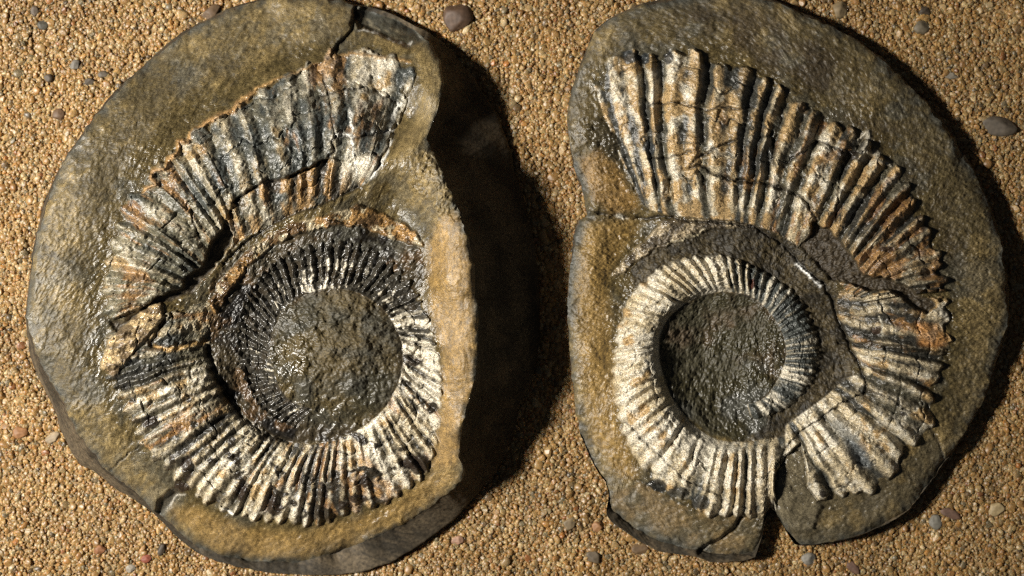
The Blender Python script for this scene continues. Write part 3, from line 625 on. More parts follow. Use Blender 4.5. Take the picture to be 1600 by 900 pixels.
RC.C = mix(RC.C, pcol, blur(plug.astype(float), 2)); RC.Z += blur(plug.astype(float), 4)*((1-np.abs(fbm(RC.U*1.3, RC.V*0.8+RC.U*0.3, 20, 424, 4, 0.62))*3.2)*1.4+fbm(RC.U*1.5, RC.V, 60, 423, 4)*9+fbm(RC.U*1.3, RC.V, 6, 425, 3, 0.7)*1.5)
RC.G = np.where(plug, np.clip(0.45+1.2*fbm(RC.U, RC.V, 50, 426, 3)+(RC.U-1125)*0.003, 0.1, 0.9), RC.G)
RC.Lb[plug] = 2001; RC.names[2001] = 'centre_hollow'
# scalloped ledge of shell between the two coils
led = RC.poly([(955,432),(975,405),(1008,375),(1035,345),(1080,341),(1140,345),(1170,352),(1135,358),(1110,356),(1096,366),(1078,366),(1066,374),(1048,378),(1040,386),(1022,388),(1010,400),(990,408),(975,428)], 0.6)
lc = mix(np.array((0.09,0.07,0.045)), np.array((0.34,0.27,0.17)), sstep(-0.12, 0.2, fbm(RC.U+RC.V*0.4, RC.V, 13, 431, 4)))
RC.C = mix(RC.C, lc, blur(led.astype(float),1)); RC.Z += blur(led.astype(float),1)*(6+5*fbm(RC.U,RC.V,14,432,3)); RC.Z += 2.5*np.exp(-(RC.dist([(1042,384),(1052,376),(1066,376),(1078,368),(1092,368),(1100,358)])/2.0)**2); RC.paint(np.exp(-(RC.dist([(1042,384),(1052,376),(1066,376),(1078,368),(1092,368),(1100,358)])/1.8)**2), (0.42,0.36,0.24)); RC.Lb[led] = 2002; RC.names[2002] = 'shell_ledge'
gapR = RC.poly([(1270,346),(1298,360),(1330,398),(1350,430),(1384,434),(1416,446),(1434,460),(1452,466),(1462,478),(1448,490),(1432,484),(1410,464),(1390,454),(1356,454),(1336,444),(1300,440),(1276,412),(1250,384),(1268,366)], 0.8)
KA_R = [(0,(1003,318),(930,140)),(1,(1012,325),(957,98)),(2,(1024,330),(986,90)),(3,(1042,335),(1020,90)),(4,(1067,338),(1056,84)),(5,(1092,340),(1088,86)),(6,(1118,342),(1122,100)),(7,(1140,344),(1158,107)),(8,(1158,347),(1192,123)),(9,(1176,350),(1220,139)),(10,(1194,356),(1246,159)),(12,(1222,368),(1290,181)),(14,(1248,385),(1328,207)),(16,(1270,402),(1362,233)),(18,(1290,420),(1394,258)),(20,(1305,435),(1420,290)),(22,(1318,448),(1434,325)),(24,(1328,458),(1447,357)),(26,(1335,462),(1466,397)),(28,(1340,468),(1474,432)),(30,(1345,474),(1478,456))]
cfgA2 = dict(ribs=[(0,0),(10,10),(30,24)], less=[(0,-0.04),(28,-0.06)], amp=[(0,9),(5,10),(10,9),(18,8),(28,6.5)], bulge=[(0,4),(6,10),(20,10),(28,8)], lift=[(0,3),(8,5),(28,6)], scallop=[(0,0.10),(6,0.06),(28,0.09)], taper=2.5,
  cream=[(0,0.36),(2,0.48),(5,0.48),(7,0.38),(12,0.46),(17,0.50),(20,0.36),(28,0.40)], white=[(0,0.0),(6,-0.1),(28,-0.15)], blue=[(0,0.35),(12,0.35),(20,0.2),(28,0.3)], olive=[(0,0.0),(10,0.12),(28,0.25)],
  orange=[(0,0.0),(4,0.0),(8,0.05),(14,0.03),(19,0.16),(28,0.14)], honey=[(0,0.45),(5,0.58),(12,0.5),(28,0.55)], soft=[(0,0.16),(10,0.18),(28,0.25)], len=[(0,230),(28,130)], gloss=[(0,0.5)], rough=[(0,3),(28,5)], clip=~gapR, ridge=[(0,1.9),(8,1.7),(18,1.4),(28,0.9)])
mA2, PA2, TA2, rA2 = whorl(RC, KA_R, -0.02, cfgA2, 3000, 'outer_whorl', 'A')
RC.Z -= blur(gapR.astype(float),2)*7; RC.paint(blur(gapR.astype(float),1)*0.9, (0.034,0.024,0.013)); RC.G[gapR] = 0.15; RC.Z += gapR*fbm(RC.U, RC.V, 14, 441, 4, 0.6)*6
KB_R = [(0,(1312,455),(1475,462)),(1,(1308,478),(1478,492)),(2,(1310,502),(1481,530)),(3,(1328,530),(1476,548)),(4,(1332,545),(1468,572)),(5,(1340,560),(1463,596)),(6,(1352,578),(1456,622)),(7,(1328,590),(1455,660)),(8,(1311,602),(1432,690)),(9,(1297,614),(1410,705)),(10,(1283,626),(1398,735)),(11,(1266,638),(1365,768)),(12,(1252,648),(1338,768)),(13,(1240,657),(1310,776)),(14,(1229,666),(1283,780)),(15,(1226,682),(1240,800)),(16,(1207,685),(1207,797)),(17,(1190,687),(1192,806)),(18,(1175,690),(1172,808)),(19,(1162,691),(1152,806)),(20,(1148,691),(1132,806)),(21,(1132,690),(1108,808)),(22,(1118,687),(1088,794)),(23,(1104,680),(1068,782)),(25,(1080,662),(1028,752)),(27,(1062,640),(992,712)),(29,(1048,618),(973,674)),(31,(1038,594),(963,634)),(33,(1031,568),(958,597)),(35,(1029,546),(959,562)),(37,(1031,524),(964,530)),(39,(1042,500),(975,486)),(41,(1056,485),(993,456)),(43,(1074,472),(1015,432)),(45,(1092,463),(1040,415)),(47,(1112,457),(1072,403)),(49,(1130,455),(1108,400)),(51,(1150,457),(1140,402)),(53,(1168,460),(1168,412)),(55,(1185,470),(1195,425)),(57,(1200,485),(1225,445)),(60,(1212,500),(1248,470)),(63,(1222,520),(1265,500)),(66,(1228,540),(1277,530)),(69,(1228,560),(1278,560)),(72,(1222,580),(1270,590)),(75,(1212,600),(1255,615)),(77,(1200,618),(1232,635)),(79,(1185,628),(1205,648)),(81,(1168,632),(1175,655))]
wedge_cut = RC.poly([(1214,800),(1210,745),(1225,715),(1250,692),(1258,720),(1262,760),(1285,790),(1270,830),(1225,830)], 0.4)
cfgB2 = dict(split=15.5, amp=[(0,7),(8,8),(15,7),(24,6.5),(37,6.5),(51,6),(57,4),(81,3.5)], bulge=[(0,5),(10,7),(20,14),(37,20),(51,16),(57,11),(81,7)], lift=[(0,4),(14,5),(37,4),(53,2),(81,2)], scallop=[(0,0.08),(16,0.06),(37,0.09),(81,0.12)],
  cream=[(0,0.44),(6,0.50),(10,0.60),(14,0.64),(16,0.72),(20,0.80),(26,0.94),(37,1.02),(43,0.90),(49,0.72),(52,0.58),(55,0.34),(61,0.32),(73,0.34),(81,0.30)], white=[(0,-0.15),(14,-0.08),(22,0.1),(37,0.22),(49,0.15),(57,0.3),(81,0.3)], blue=[(0,0.2),(10,0.3),(18,0.7),(51,0.8),(81,0.7)], olive=[(0,0.1),(14,0.1),(37,0.3),(49,0.1),(55,0),(81,0)],
  orange=[(0,0.10),(3,0.06),(6,0.0),(10,0.0),(37,0.0),(51,0.0),(81,0)], honey=[(0,0.45),(8,0.28),(16,0.14),(30,0.10),(45,0.08),(52,0),(81,0)], soft=[(0,0.2),(16,0.2),(37,0.22),(55,0.18),(81,0.18)], len=[(0,150),(16,110),(37,70),(57,50),(81,30)], gloss=[(0,0.5)], rough=[(0,4),(20,3)], clip=~(gapR | wedge_cut), ridge=[(0,1.5),(12,1.5),(20,1.3),(26,0.6),(37,0.6),(47,1.0),(53,1.4),(81,0.9)])
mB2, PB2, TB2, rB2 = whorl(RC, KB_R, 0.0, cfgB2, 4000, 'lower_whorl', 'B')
# glossy dark slope under the aperture
dkR = RC.poly([(915,205),(935,180),(958,186),(985,235),(1008,300),(1000,315),(985,275),(950,248),(925,232)], 1.5)
RC.C = mix(RC.C, np.array((0.05,0.040,0.022))*(1+0.6*fbm(RC.U,RC.V,8,455,3))[...,None], blur(dkR.astype(float),4)*0.9*(RC.Lb == 0)); RC.G = np.where(dkR & (RC.Lb == 0), 0.85, RC.G); RC.Z += blur(dkR.astype(float),3)*fbm(RC.U,RC.V,9,456,3)*6
# inner step along the outer whorl, cracks
rowR = RC.poly([(1050,265),(1080,262),(1110,264),(1150,280),(1190,284),(1222,292),(1262,312),(1290,350),(1270,400),(1200,356),(1120,344),(1050,338),(1030,320)], 0.6) & mA2
RC.Z -= blur(rowR.astype(float),1)*4
RC.crack([(1078,262),(1096,258),(1110,270),(1150,282),(1190,286),(1222,294),(1248,306),(1262,318),(1275,345)], 2.6, 7)
RC.crack([(1008,167),(1030,162),(1060,160),(1075,166),(1098,170)], 1.5, 3.5); RC.crack([(1015,246),(1040,247),(1065,240),(1080,236)], 1.6, 4)
RC.crack([(1080,255),(1098,242),(1125,228),(1150,220)], 2.6, 5); RC.crack([(1100,175),(1125,166),(1150,170),(1180,168)], 1.5, 3)
RC.crack([(1188,215),(1205,208),(1210,222),(1207,245),(1212,260)], 2.2, 5); RC.crack([(1230,255),(1250,240),(1280,222),(1295,225),(1316,236)], 2.2, 5)
RC.crack([(1316,256),(1312,285),(1306,345)], 1.6, 4); RC.crack([(1008,342),(1040,338),(1075,345),(1130,348),(1180,355),(1215,375),(1250,412),(1285,440)], 2.2, 6)
RC.vein([(1244,412),(1262,428),(1280,444)], 2.4, colour=(0.75,0.74,0.70))
RC.crack([(1285,440),(1300,470),(1312,505),(1330,545),(1355,600),(1350,612)], 2.4, 6)
RC.vein([(1370,475),(1376,500),(1380,525),(1368,530)], 1.4, colour=(0.5,0.46,0.36))
RC.crack([(1312,536),(1380,538),(1440,548),(1480,552)], 3.2, 5)
RC.crack([(1350,612),(1300,640),(1270,662),(1250,675),(1232,695),(1214,725),(1212,770),(1208,800)], 1.3, 4.5)
RC.crack([(1352,610),(1372,614),(1400,628),(1430,648),(1455,668),(1466,690),(1474,715)], 1.8, 5)
RC.crack([(975,658),(1010,692),(1040,722),(1075,752),(1100,765),(1125,775)], 1.2, 3); RC.crack([(1009,736),(1035,742)], 1.0, 2)
RC.crack([(1157,808),(1148,825),(1125,842),(1100,855),(1080,870)], 2.4, 9)
low = RC.poly([(895,340),(918,336),(940,331),(965,338),(1006,340),(995,372),(950,410),(880,420)], 0.8); RC.Z -= blur(low.astype(float), 2)*8*sstep(420, 350, RC.V); RC.crack([(930,332),(965,338),(1005,340)], 2.0, 4); RC.crack([(960,725),(995,752)], 1.2, 2); RC.vein([(952,795),(975,785),(995,768),(1005,755)], 2.2, colour=(0.16,0.15,0.12))
RC.vein([(962,337),(972,338),(980,343)], 2.4, colour=(0.7,0.68,0.6))
# hollows and clasts
for (x, y, rx, ry, cc) in [(1020,100,9,13,(0.20,0.13,0.05)),(985,90,14,10,(0.03,0.034,0.036)),(1008,92,8,9,(0.03,0.034,0.036)),(1045,90,7,9,(0.03,0.03,0.03)),(1014,230,10,10,(0.03,0.034,0.036)),(1325,243,18,9,(0.022,0.017,0.012)),(1350,250,9,6,(0.03,0.025,0.02)),(1025,760,16,12,(0.02,0.02,0.018)),(1095,785,14,12,(0.035,0.034,0.03)),(1060,770,18,8,(0.05,0.048,0.04)),(1447,425,8,7,(0.04,0.03,0.02)),(1385,390,10,6,(0.05,0.03,0.02)),(1370,516,9,6,(0.05,0.03,0.02)),(1410,645,5,5,(0.03,0.025,0.02)),(1176,444,5,8,(0.06,0.02,0.012)),(1288,772,6,5,(0.03,0.022,0.018))]:
    d = ((RC.U+RC.wu-x)/rx)**2+((RC.V+RC.wv-y)/ry)**2
    k = sstep(1.25, 0.75, d); RC.paint(k*0.92, cc); RC.Z += 2.5*np.clip(1-d, 0, 1)-2.0*k
# blue stained patch on the broken corner's wide rib
blu = RC.poly([(1295,650),(1310,655),(1350,690),(1365,725),(1350,735),(1325,710)], 0.8)
RC.C = mix(RC.C, np.array((0.14,0.15,0.15))*(1+0.7*fbm(RC.U,RC.V,8,451,3))[...,None], blur(blu.astype(float),3)*0.7)
# orange tip
tip = RC.poly([(1430,505),(1465,508),(1484,530),(1465,545),(1440,540)], 1.0)
RC.C = mix(RC.C, np.array((0.46,0.22,0.07))*(1+0.6*fbm(RC.U,RC.V,9,452,3))[...,None], blur(tip.astype(float),3)*0.75)
# fluted shell curl on the outer rim
curl = [(1338,222),(1346,212),(1356,208),(1358,218),(1348,232),(1360,240),(1372,238),(1368,250),(1380,254),(1392,258)]
RC.Z += 5*np.exp(-(RC.dist(curl)/4)**2); RC.paint(np.exp(-(RC.dist(curl)/3.4)**2)*0.8, (0.42,0.38,0.30))
# smooth tan faces on the left side and the deep corner
face = RC.poly([(905,250),(935,235),(965,262),(1000,325),(960,335),(925,310)], 1.2)
RC.C = mix(RC.C, np.array((0.21,0.125,0.040))*(1+0.4*fbm(RC.U,RC.V,20,453,3))[...,None], blur(face.astype(float),4)*0.85)
wallR = RC.poly([(915,350),(985,340),(1000,350),(965,400),(948,430),(955,560),(965,660),(1000,745),(965,745),(925,680),(905,580),(902,440)], 1.5)
RC.C = mix(RC.C, np.array((0.23,0.145,0.046))*(1+0.5*fbm(RC.U*2.2,RC.V*0.5,16,454,3))[...,None], blur(wallR.astype(float),6)*0.8)
# broken pieces along the lower edge
corner = RC.poly([(1350,612),(1300,640),(1270,662),(1250,675),(1232,695),(1214,725),(1212,770),(1206,800),(1230,870),(1300,880),(1400,850),(1500,740),(1474,715),(1455,668),(1400,628)], 0.5)
RC.Z -= blur(corner.astype(float),1)*3
RC.C = mix(RC.C, mix(np.array((0.085,0.068,0.038)), np.array((0.165,0.118,0.05)), sstep(-0.2,0.3,fbm(RC.U,RC.V,26,461,4))), (RC.Lb == 0)*corner*0.85)
slate = wedge_cut & (RC.Lb < 3000)
RC.C = mix(RC.C, np.array((0.12,0.10,0.062))*(1+0.6*fbm(RC.U*2,RC.V*0.6,14,462,3))[...,None], blur(wedge_cut.astype(float),2)*(RC.Lb < 3000)*0.9)
RC.Z += blur(wedge_cut.astype(float),2)*5
RC.Lb[corner & (RC.Lb == 0)] = 2003; RC.names[2003] = 'broken_corner'
slab = RC.poly([(940,765),(975,765),(1000,752),(1040,775),(1090,800),(1157,808),(1148,825),(1125,842),(1100,855),(1080,875),(1000,860),(940,815)], 0.5)
frag = RC.poly([(1157,808),(1200,800),(1200,880),(1080,885),(1080,870),(1100,855),(1125,842),(1148,825)], 0.5)
RC.C = mix(RC.C, mix(np.array((0.085,0.068,0.038)), np.array((0.16,0.11,0.05)), sstep(-0.2,0.3,fbm(RC.U,RC.V,22,463,4))), (RC.Lb == 0)*(slab | frag)*0.8)
RC.Z -= blur(frag.astype(float),1)*7
RC.Lb[slab & (RC.Lb == 0)] = 2004; RC.names[2004] = 'edge_slab'; RC.Lb[frag & (RC.Lb == 0)] = 2005; RC.names[2005] = 'edge_fragment'

RRIM = [(1040,1),(1100,-6),(1180,-4),(1215,5),(1260,25),(1310,48),(1350,72),(1390,105),(1420,135),(1450,166),(1480,205),(1510,250),(1532,292),(1550,335),(1562,380),(1570,430),(1573,470),(1572,510),(1564,542),(1552,572),(1545,602),(1533,632),(1513,666),(1490,698),(1468,730),(1440,770),(1415,798),(1380,820),(1340,836),(1300,845),(1262,852),(1244,850),(1236,842),(1222,818),(1209,797),(1203,792),(1199,800),(1190,838),(1182,862),(1179,869),(1147,875),(1113,877),(1080,868),(1047,862),(1003,847),(967,823),(950,806),(949,790),(952,770),(946,750),(930,730),(913,693),(902,650),(895,600),(891,560),(889,520),(888,460),(893,410),(899,365),(908,345),(918,336),(912,298),(903,277),(893,237),(887,193),(890,160),(900,123),(913,87),(930,50),(950,32),(980,16),(1010,6)]
RG = [(u+ (u-1225)*0.004, v+(v-430)*0.004) for u, v in RRIM]
_in = {(950,806):(953,796),(967,823):(971,811),(1003,847):(1007,834),(1047,862):(1050,851),(1080,868):(1082,858),(1113,877):(1115,867),(1147,875):(1147,866),(1179,869):(1177,861),(1182,862):(1180,856)}
RRIM = [_in.get(p, p) for p in RRIM]
def parts_R(l):
    if l == -1: return ('flank', M_FLANK, None)
    if l == 0: return ('stone_face', M_STONE, None)
    if l in (2000, 2001): return (RC.names[l], M_DARKSTONE, None)
    if l in (2002, 2003, 2004, 2005): return (RC.names[l], M_SHELL if l == 2002 else M_STONE, None)
    b = l//1000*1000
    return (RC.names[b], M_SHELL, None) if l == b else ('rib', M_SHELL, b)
final_grit(RC, 995, 2.6)
rootR, madeR = build_stone(RC, (1215, 440), RRIM, False, RG, 30, 62.0, 28.0, 1300, 280,
    (np.array((0.035,0.028,0.018)), np.array((0.075,0.055,0.032))), 'fossil_nodule', parts_R, 170, edge_round=8.0, crown=14.0)
rootR['label'] = 'thinner split stone nodule with raised cream white inner coil and broken lower corner'
rootR['category'] = 'fossil'; rootR['group'] = 'two halves of one split fossil nodule'

# ------------------------------------------------------------------ SAND
def sand_height(x, y):      # photograph-pixel units
    return fbm(x, y, 150, 801, 3)*9+fbm(x, y, 34, 802, 2)*4
gx, gy = np.meshgrid(np.linspace(-2600, 2600, 260), np.linspace(-2200, 2200, 210))
gv = np.stack([gx, gy, sand_height(gx, gy)-3.2], -1).reshape(-1, 3)*S
gi = np.arange(210*260).reshape(210, 260)
gq = np.stack([gi[:-1,:-1], gi[:-1,1:], gi[1:,1:], gi[1:,:-1]], -1).reshape(-1, 4)
gm, nt, b = nodes("sand_bed")
tx = nt.nodes.new("ShaderNodeTexNoise"); tx.inputs["Scale"].default_value = 1800; tx.inputs["Detail"].default_value = 4
tcs = nt.nodes.new("ShaderNodeTexCoord"); nt.links.new(tcs.outputs["Object"], tx.inputs["Vector"])
rp = nt.nodes.new("ShaderNodeValToRGB"); rp.color_ramp.elements[0].color = (0.20,0.125,0.05,1); rp.color_ramp.elements[1].color = (0.33,0.21,0.095,1)
nt.links.new(tx.outputs["Fac"], rp.inputs[0]); nt.links.new(rp.outputs[0], b.inputs["Base Color"]); b.inputs["Roughness"].default_value = 0.8
ground = link("ground", raw_mesh("ground", gv, gq, gm)); ground["kind"] = "structure"; ground["label"] = "bed of coarse sand under the stones"

def ico(sub):
    t = (1+5**0.5)/2
    v = [(-1,t,0),(1,t,0),(-1,-t,0),(1,-t,0),(0,-1,t),(0,1,t),(0,-1,-t),(0,1,-t),(t,0,-1),(t,0,1),(-t,0,-1),(-t,0,1)]
    f = [(0,11,5),(0,5,1),(0,1,7),(0,7,10),(0,10,11),(1,5,9),(5,11,4),(11,10,2),(10,7,6),(7,1,8),(3,9,4),(3,4,2),(3,2,6),(3,6,8),(3,8,9),(4,9,5),(2,4,11),(6,2,10),(8,6,7),(9,8,1)]
    v = [np.array(p)/np.linalg.norm(p) for p in v]
    for _ in range(sub):
        cache = {}; g = []
        def mid(a, b_):
            k = (min(a, b_), max(a, b_))
            if k not in cache:
                p = v[a]+v[b_]; v.append(p/np.linalg.norm(p)); cache[k] = len(v)-1
            return cache[k]
        for a, b_, c in f:
            x, y, z = mid(a, b_), mid(b_, c), mid(c, a)
            g += [(a,x,z),(b_,y,x),(c,z,y),(x,y,z)]
        f = g
    return np.array(v), np.array(f)
def pebble_shape(seed, sub=2, cuts=9, soft=0.06):
    """a sphere cut by random planes: an angular, slightly rounded grain"""
    rs = np.random.RandomState(seed); v, f = ico(sub)
    r = np.ones(len(v))*1.0
    for _ in range(cuts):
        n = rs.normal(size=3); n /= np.linalg.norm(n); h = rs.uniform(0.62, 0.92)
        d = v@n
        r = np.where(d > 1e-3, np.minimum(r, h/np.maximum(d, 1e-3)), r)
    v = v*r[:, None]*np.array([1.0, rs.uniform(0.75, 1.0), rs.uniform(0.6, 0.9)])
    return v+rs.normal(0, soft*0.25, v.shape), f

def grain_material(name, instancer, rough=0.28):
    m, nt, b = nodes(name); N = nt.nodes; L = nt.links
    tc = N.new("ShaderNodeTexCoord"); n1 = N.new("ShaderNodeTexNoise"); n1.inputs["Scale"].default_value = 1.6 if instancer else 1100.0; n1.inputs["Detail"].default_value = 4
    L.new(tc.outputs["Object"], n1.inputs["Vector"])
    mr = N.new("ShaderNodeMapRange"); mr.inputs[1].default_value = 0.3; mr.inputs[2].default_value = 0.7; mr.inputs[3].default_value = 0.7; mr.inputs[4].default_value = 1.3
    L.new(n1.outputs["Fac"], mr.inputs[0])
    mx = N.new("ShaderNodeMix"); mx.data_type = 'RGBA'; mx.blend_type = 'MULTIPLY'; mx.inputs[0].default_value = 1.0
    at = N.new("ShaderNodeAttribute")
    if instancer: at.attribute_type = 'INSTANCER'; at.attribute_name = "grain_colour"
    else: at.attribute_type = 'OBJECT'; at.attribute_name = "color"
    L.new(at.outputs["Color"], mx.inputs[6]); L.new(mr.outputs[0], mx.inputs[7]); L.new(mx.outputs[2], b.inputs["Base Color"])
    b.inputs["Roughness"].default_value = rough; b.inputs["Specular IOR Level"].default_value = 0.5
    if instancer:
        b.inputs["Subsurface Weight"].default_value = 0.8; b.inputs["Subsurface Radius"].default_value = (1.0, 0.6, 0.35); b.inputs["Subsurface Scale"].default_value = 0.0008
    bp = N.new("ShaderNodeBump"); bp.inputs["Distance"].default_value = 0.00006; bp.inputs["Strength"].default_value = 0.6
    L.new(n1.outputs["Fac"], bp.inputs["Height"]); L.new(bp.outputs[0], b.inputs["Normal"])
    return m
M_GRAIN = grain_material("quartz_sand", True, 0.42)
M_PEB = grain_material("pebble_stone", False, 0.62)

gcol = bpy.data.collections.new("sand_grain_shapes")
for i in range(14):
    v, f = pebble_shape(500+i, 2 if i < 8 else 1, 7+i % 5)
    me = raw_mesh("sand_grain", v, f, M_GRAIN)
    if i % 3 == 1: me.polygons.foreach_set("use_smooth", np.zeros(len(f), bool))
    gcol.objects.link(bpy.data.objects.new("sand_grain", me))

rs = np.random.RandomState(3)
def inside(points, x, y):
    m = np.zeros(x.shape, bool); n = len(points)
    for i in range(n):
        (x0, y0), (x1, y1) = points[i], points[(i+1) % n]
        if y0 == y1: continue
        m ^= ((y0 > y) != (y1 > y)) & (x < (x1-x0)*(y-y0)/(y1-y0)+x0)
    return m
GX, GY, GR, GZ = [], [], [], []
for layer, (sp, lo, hi, dz) in enumerate([(5.6, 2.4, 4.2, -3.4), (6.2, 2.0, 4.4, -1.6), (10.0, 3.2, 6.4, -1.8), (24.0, 5.0, 9.0, -2.4)]):
    xs = np.arange(-1500, 1500, sp); ys = np.arange(-1050, 1050, sp*0.9)
    x, y = np.meshgrid(xs, ys); x = x+rs.uniform(-.62, .62, x.shape)*sp; y = y+rs.uniform(-.62, .62, y.shape)*sp
    x = x.ravel(); y = y.ravel()
    if layer == 3: k = rs.rand(len(x)) < 0.55; x = x[k]; y = y[k]
    GX.append(x); GY.append(y); GR.append(lo+(hi-lo)*rs.rand(len(x))**1.8); GZ.append(dz+rs.normal(0, 0.8, len(x)))
GX = np.concatenate(GX); GY = np.concatenate(GY); GR = np.concatenate(GR); GZ = np.concatenate(GZ)
k0 = (D+ZR)/D
pu, pv = GX/k0+800, 450-GY/k0
def shrink(pts, c, f): return [(c[0]+(x-c[0])*f, c[1]+(y-c[1])*f) for x, y in pts]
hide = inside(shrink(LGIRTH, (440,450), 0.80), pu, pv) | inside(shrink(RRIM, (1225,440), 0.84), pu, pv)
GX, GY, GR, GZ = GX[~hide], GY[~hide], GR[~hide], GZ[~hide]
n = len(GX)
pal = np.array([(0.45,0.29,0.135),(0.50,0.35,0.18),(0.40,0.24,0.10),(0.56,0.43,0.27),(0.34,0.19,0.08),(0.48,0.27,0.10),(0.38,0.30,0.20),(0.62,0.52,0.38),(0.30,0.12,0.05),(0.16,0.11,0.07),(0.20,0.19,0.16),(0.055,0.045,0.035),(0.50,0.22,0.07)])
pw = np.array([24,18,15,11,7,3.5,9,5,1.0,3,2.6,1.0,0.3]); pw /= pw.sum()
gc = pal[rs.choice(len(pal), n, p=pw)]*np.array((0.62,0.55,0.40))*rs.uniform(0.8, 1.2, (n, 1))*(1+0.30*fbm(GX, GY, 90, 811, 3))[:, None]
gc = np.clip(gc*0.8+0.2*np.array((0.28,0.185,0.075))*(1+0.30*fbm(GX, GY, 90, 811, 3))[:, None], 0.01, 0.85)
pts = np.stack([GX, GY, sand_height(GX, GY)+GZ], -1)*S
me = bpy.data.meshes.new("sand"); me.vertices.add(n); me.vertices.foreach_set("co", pts.astype(np.float32).ravel())
a = me.attributes.new("grain_colour", 'FLOAT_COLOR', 'POINT'); a.data.foreach_set("color", np.c_[gc, np.ones(n)].astype(np.float32).ravel())
a = me.attributes.new("grain_size", 'FLOAT_VECTOR', 'POINT'); a.data.foreach_set("vector", ((GR*S)[:, None]*rs.uniform(0.85, 1.25, (n, 3))*np.array((1.08, 1.08, 0.75))).astype(np.float32).ravel())
a = me.attributes.new("grain_turn", 'FLOAT_VECTOR', 'POINT'); a.data.foreach_set("vector", (rs.uniform(-1, 1, (n, 3))*np.array((0.5, 0.5, 3.14))).astype(np.float32).ravel())
a = me.attributes.new("grain_shape", 'INT', 'POINT'); a.data.foreach_set("value", rs.randint(0, 14, n).astype(np.int32))
sand = link("sand", me); sand["kind"] = "stuff"; sand["label"] = "coarse honey coloured quartz sand around both stones"; sand["category"] = "sand"
ng = bpy.data.node_groups.new("scatter_sand", 'GeometryNodeTree')
ng.interface.new_socket("Geometry", in_out='INPUT', socket_type='NodeSocketGeometry'); ng.interface.new_socket("Geometry", in_out='OUTPUT', socket_type='NodeSocketGeometry')
N = ng.nodes; L = ng.links
gin = N.new("NodeGroupInput"); gout = N.new("NodeGroupOutput")
iop = N.new("GeometryNodeInstanceOnPoints"); ci = N.new("GeometryNodeCollectionInfo")
ci.inputs[0].default_value = gcol; ci.inputs["Separate Children"].default_value = True; ci.inputs["Reset Children"].default_value = True
def nattr(nm, ty):
    x = N.new("GeometryNodeInputNamedAttribute"); x.data_type = ty; x.inputs[0].default_value = nm; return x.outputs[0]
mp = N.new("GeometryNodeMeshToPoints")
L.new(gin.outputs[0], mp.inputs[0]); L.new(mp.outputs[0], iop.inputs["Points"]); L.new(ci.outputs[0], iop.inputs["Instance"])
iop.inputs["Pick Instance"].default_value = True
L.new(nattr("grain_shape", 'INT'), iop.inputs["Instance Index"])
L.new(nattr("grain_turn", 'FLOAT_VECTOR'), iop.inputs["Rotation"]); L.new(nattr("grain_size", 'FLOAT_VECTOR'), iop.inputs["Scale"])
L.new(iop.outputs[0], gout.inputs[0])
md = sand.modifiers.new("scatter", 'NODES'); md.node_group = ng

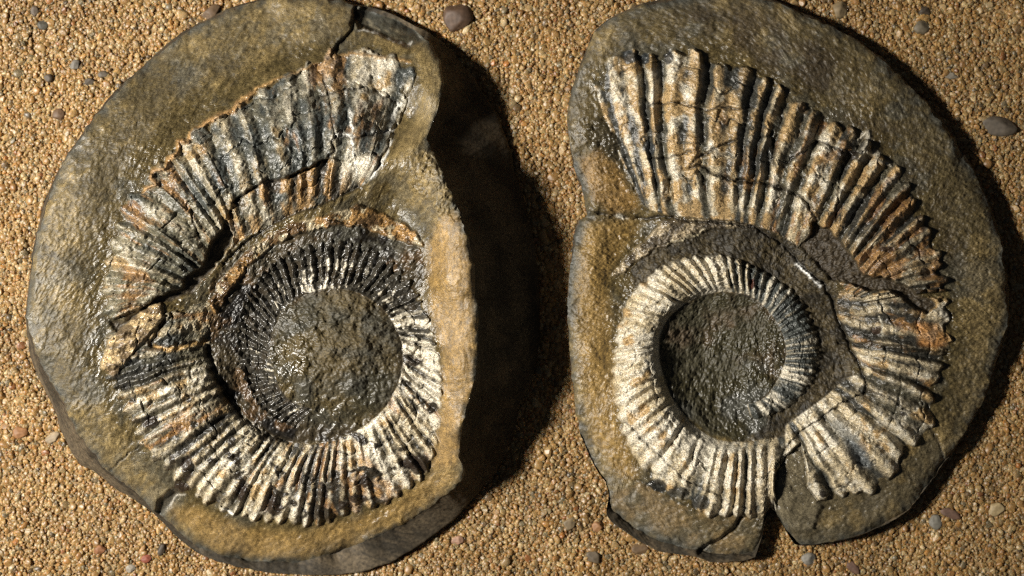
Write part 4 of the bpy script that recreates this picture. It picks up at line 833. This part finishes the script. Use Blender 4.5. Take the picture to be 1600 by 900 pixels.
# single pebbles that stand out in the sand: u, v, half-width, half-height, turn, colour, label
PEB = [
 (716,28,21,22,0.2,(0.055,0.026,0.018),'large dark red-brown pebble at the top between the two stones'),
 (1562,197,27,13,-0.1,(0.075,0.068,0.058),'flat dark grey pebble lying in the sand near the right edge'),
 (1314,15,15,14,0.5,(0.23,0.17,0.09),'rounded tan olive pebble above the right stone at the top edge'),
 (1440,42,13,11,0.3,(0.15,0.13,0.09),'olive grey pebble in the sand at upper right, below a small dark one'),
 (1445,17,9,7,0.0,(0.04,0.034,0.028),'small dark pebble at the top edge above the right stone'),
 (1487,118,10,6,0.0,(0.24,0.22,0.18),'small pale grey flat pebble right of the right stone'),
 (253,857,6,12,-0.4,(0.014,0.014,0.014),'small black elongated pebble below the left stone'),
 (32,676,11,10,0.3,(0.30,0.13,0.045),'round orange pebble near the left edge'),
 (229,873,8,6,0.2,(0.26,0.05,0.03),'small red pebble below the left stone'),
 (156,859,9,8,0.2,(0.30,0.12,0.05),'reddish orange pebble at lower left in the sand'),
 (205,888,8,7,0.2,(0.30,0.27,0.22),'pale grey pebble at the bottom edge under the left stone'),
 (83,684,12,9,0.4,(0.36,0.28,0.18),'pale buff pebble beside the lower left rim of the left stone'),
 (715,845,9,8,0.3,(0.38,0.21,0.14),'pinkish pebble below the dark flank of the left stone'),
 (929,870,13,11,0.1,(0.075,0.058,0.036),'dark brown pebble below the right stone at lower left'),
 (890,818,11,9,0.7,(0.20,0.15,0.085),'dull olive pebble in the gap between the stones, low down'),
 (934,823,9,8,0.4,(0.34,0.16,0.065),'orange pebble beside the lower left slab of the right stone'),
 (1000,858,13,9,0.1,(0.13,0.075,0.035),'brown pebble under the lower rim of the right stone'),
 (1557,795,12,11,0.5,(0.47,0.36,0.19),'round cream yellow pebble at lower right'),
 (1463,816,10,12,0.2,(0.20,0.20,0.175),'pale blue-grey pebble at lower right below the stone'),
 (1485,803,16,8,-0.5,(0.13,0.07,0.055),'dark red flat pebble at lower right beside a blue-grey one'),
 (1263,873,11,10,0.3,(0.23,0.225,0.20),'grey pebble below the notch in the right stone'),
 (1335,888,14,7,-0.7,(0.11,0.055,0.045),'dark maroon pebble at the bottom edge below the right stone'),
 (75,122,7,7,0.0,(0.045,0.036,0.028),'small dark brown pebble at upper left'),
 (66,38,8,9,0.1,(0.035,0.045,0.042),'small dark teal pebble near the upper left corner'),
 (117,101,8,7,0.4,(0.16,0.155,0.14),'grey pebble in the upper left sand'),
 (138,128,9,6,0.3,(0.04,0.036,0.03),'dark flat pebble left of the left stone rim'),
 (161,116,8,6,0.1,(0.06,0.052,0.04),'dark grey-brown pebble close to the left stone upper rim'),
 (54,18,6,10,0.2,(0.06,0.045,0.035),'small brown-black pebble at the top left corner'),
 (92,180,10,9,0.1,(0.12,0.065,0.035),'brown pebble left of the left stone'),
 (330,20,16,9,0.5,(0.11,0.065,0.035),'dark brown elongated pebble at the top edge above the left stone'),
]
for i, (u, v_, ru, rv, turn, c, lab) in enumerate(PEB):
    vv, ff = pebble_shape(900+i, 3, 12, 0.03)
    vv = vv*np.array([ru*1.12, rv*1.12/0.88, min(ru, rv)*0.8])
    co, si = math.cos(turn), math.sin(turn)
    vv = np.stack([vv[:, 0]*co-vv[:, 1]*si, vv[:, 0]*si+vv[:, 1]*co, vv[:, 2]], -1)*S*k0
    o = link("pebble", raw_mesh("pebble", vv, ff, M_PEB))
    x, y = (u-800)*k0, (450-v_)*k0
    o.location = (x*S, y*S, (float(sand_height(np.array([x]), np.array([y]))[0])-min(ru, rv)*0.12+1.0)*S)
    o.color = (*[x*0.62+y_*0.16 for x, y_ in zip(c, (0.22, 0.14, 0.065))], 1)
    o["label"] = lab; o["category"] = "pebble"; o["group"] = "loose pebbles lying in the sand"
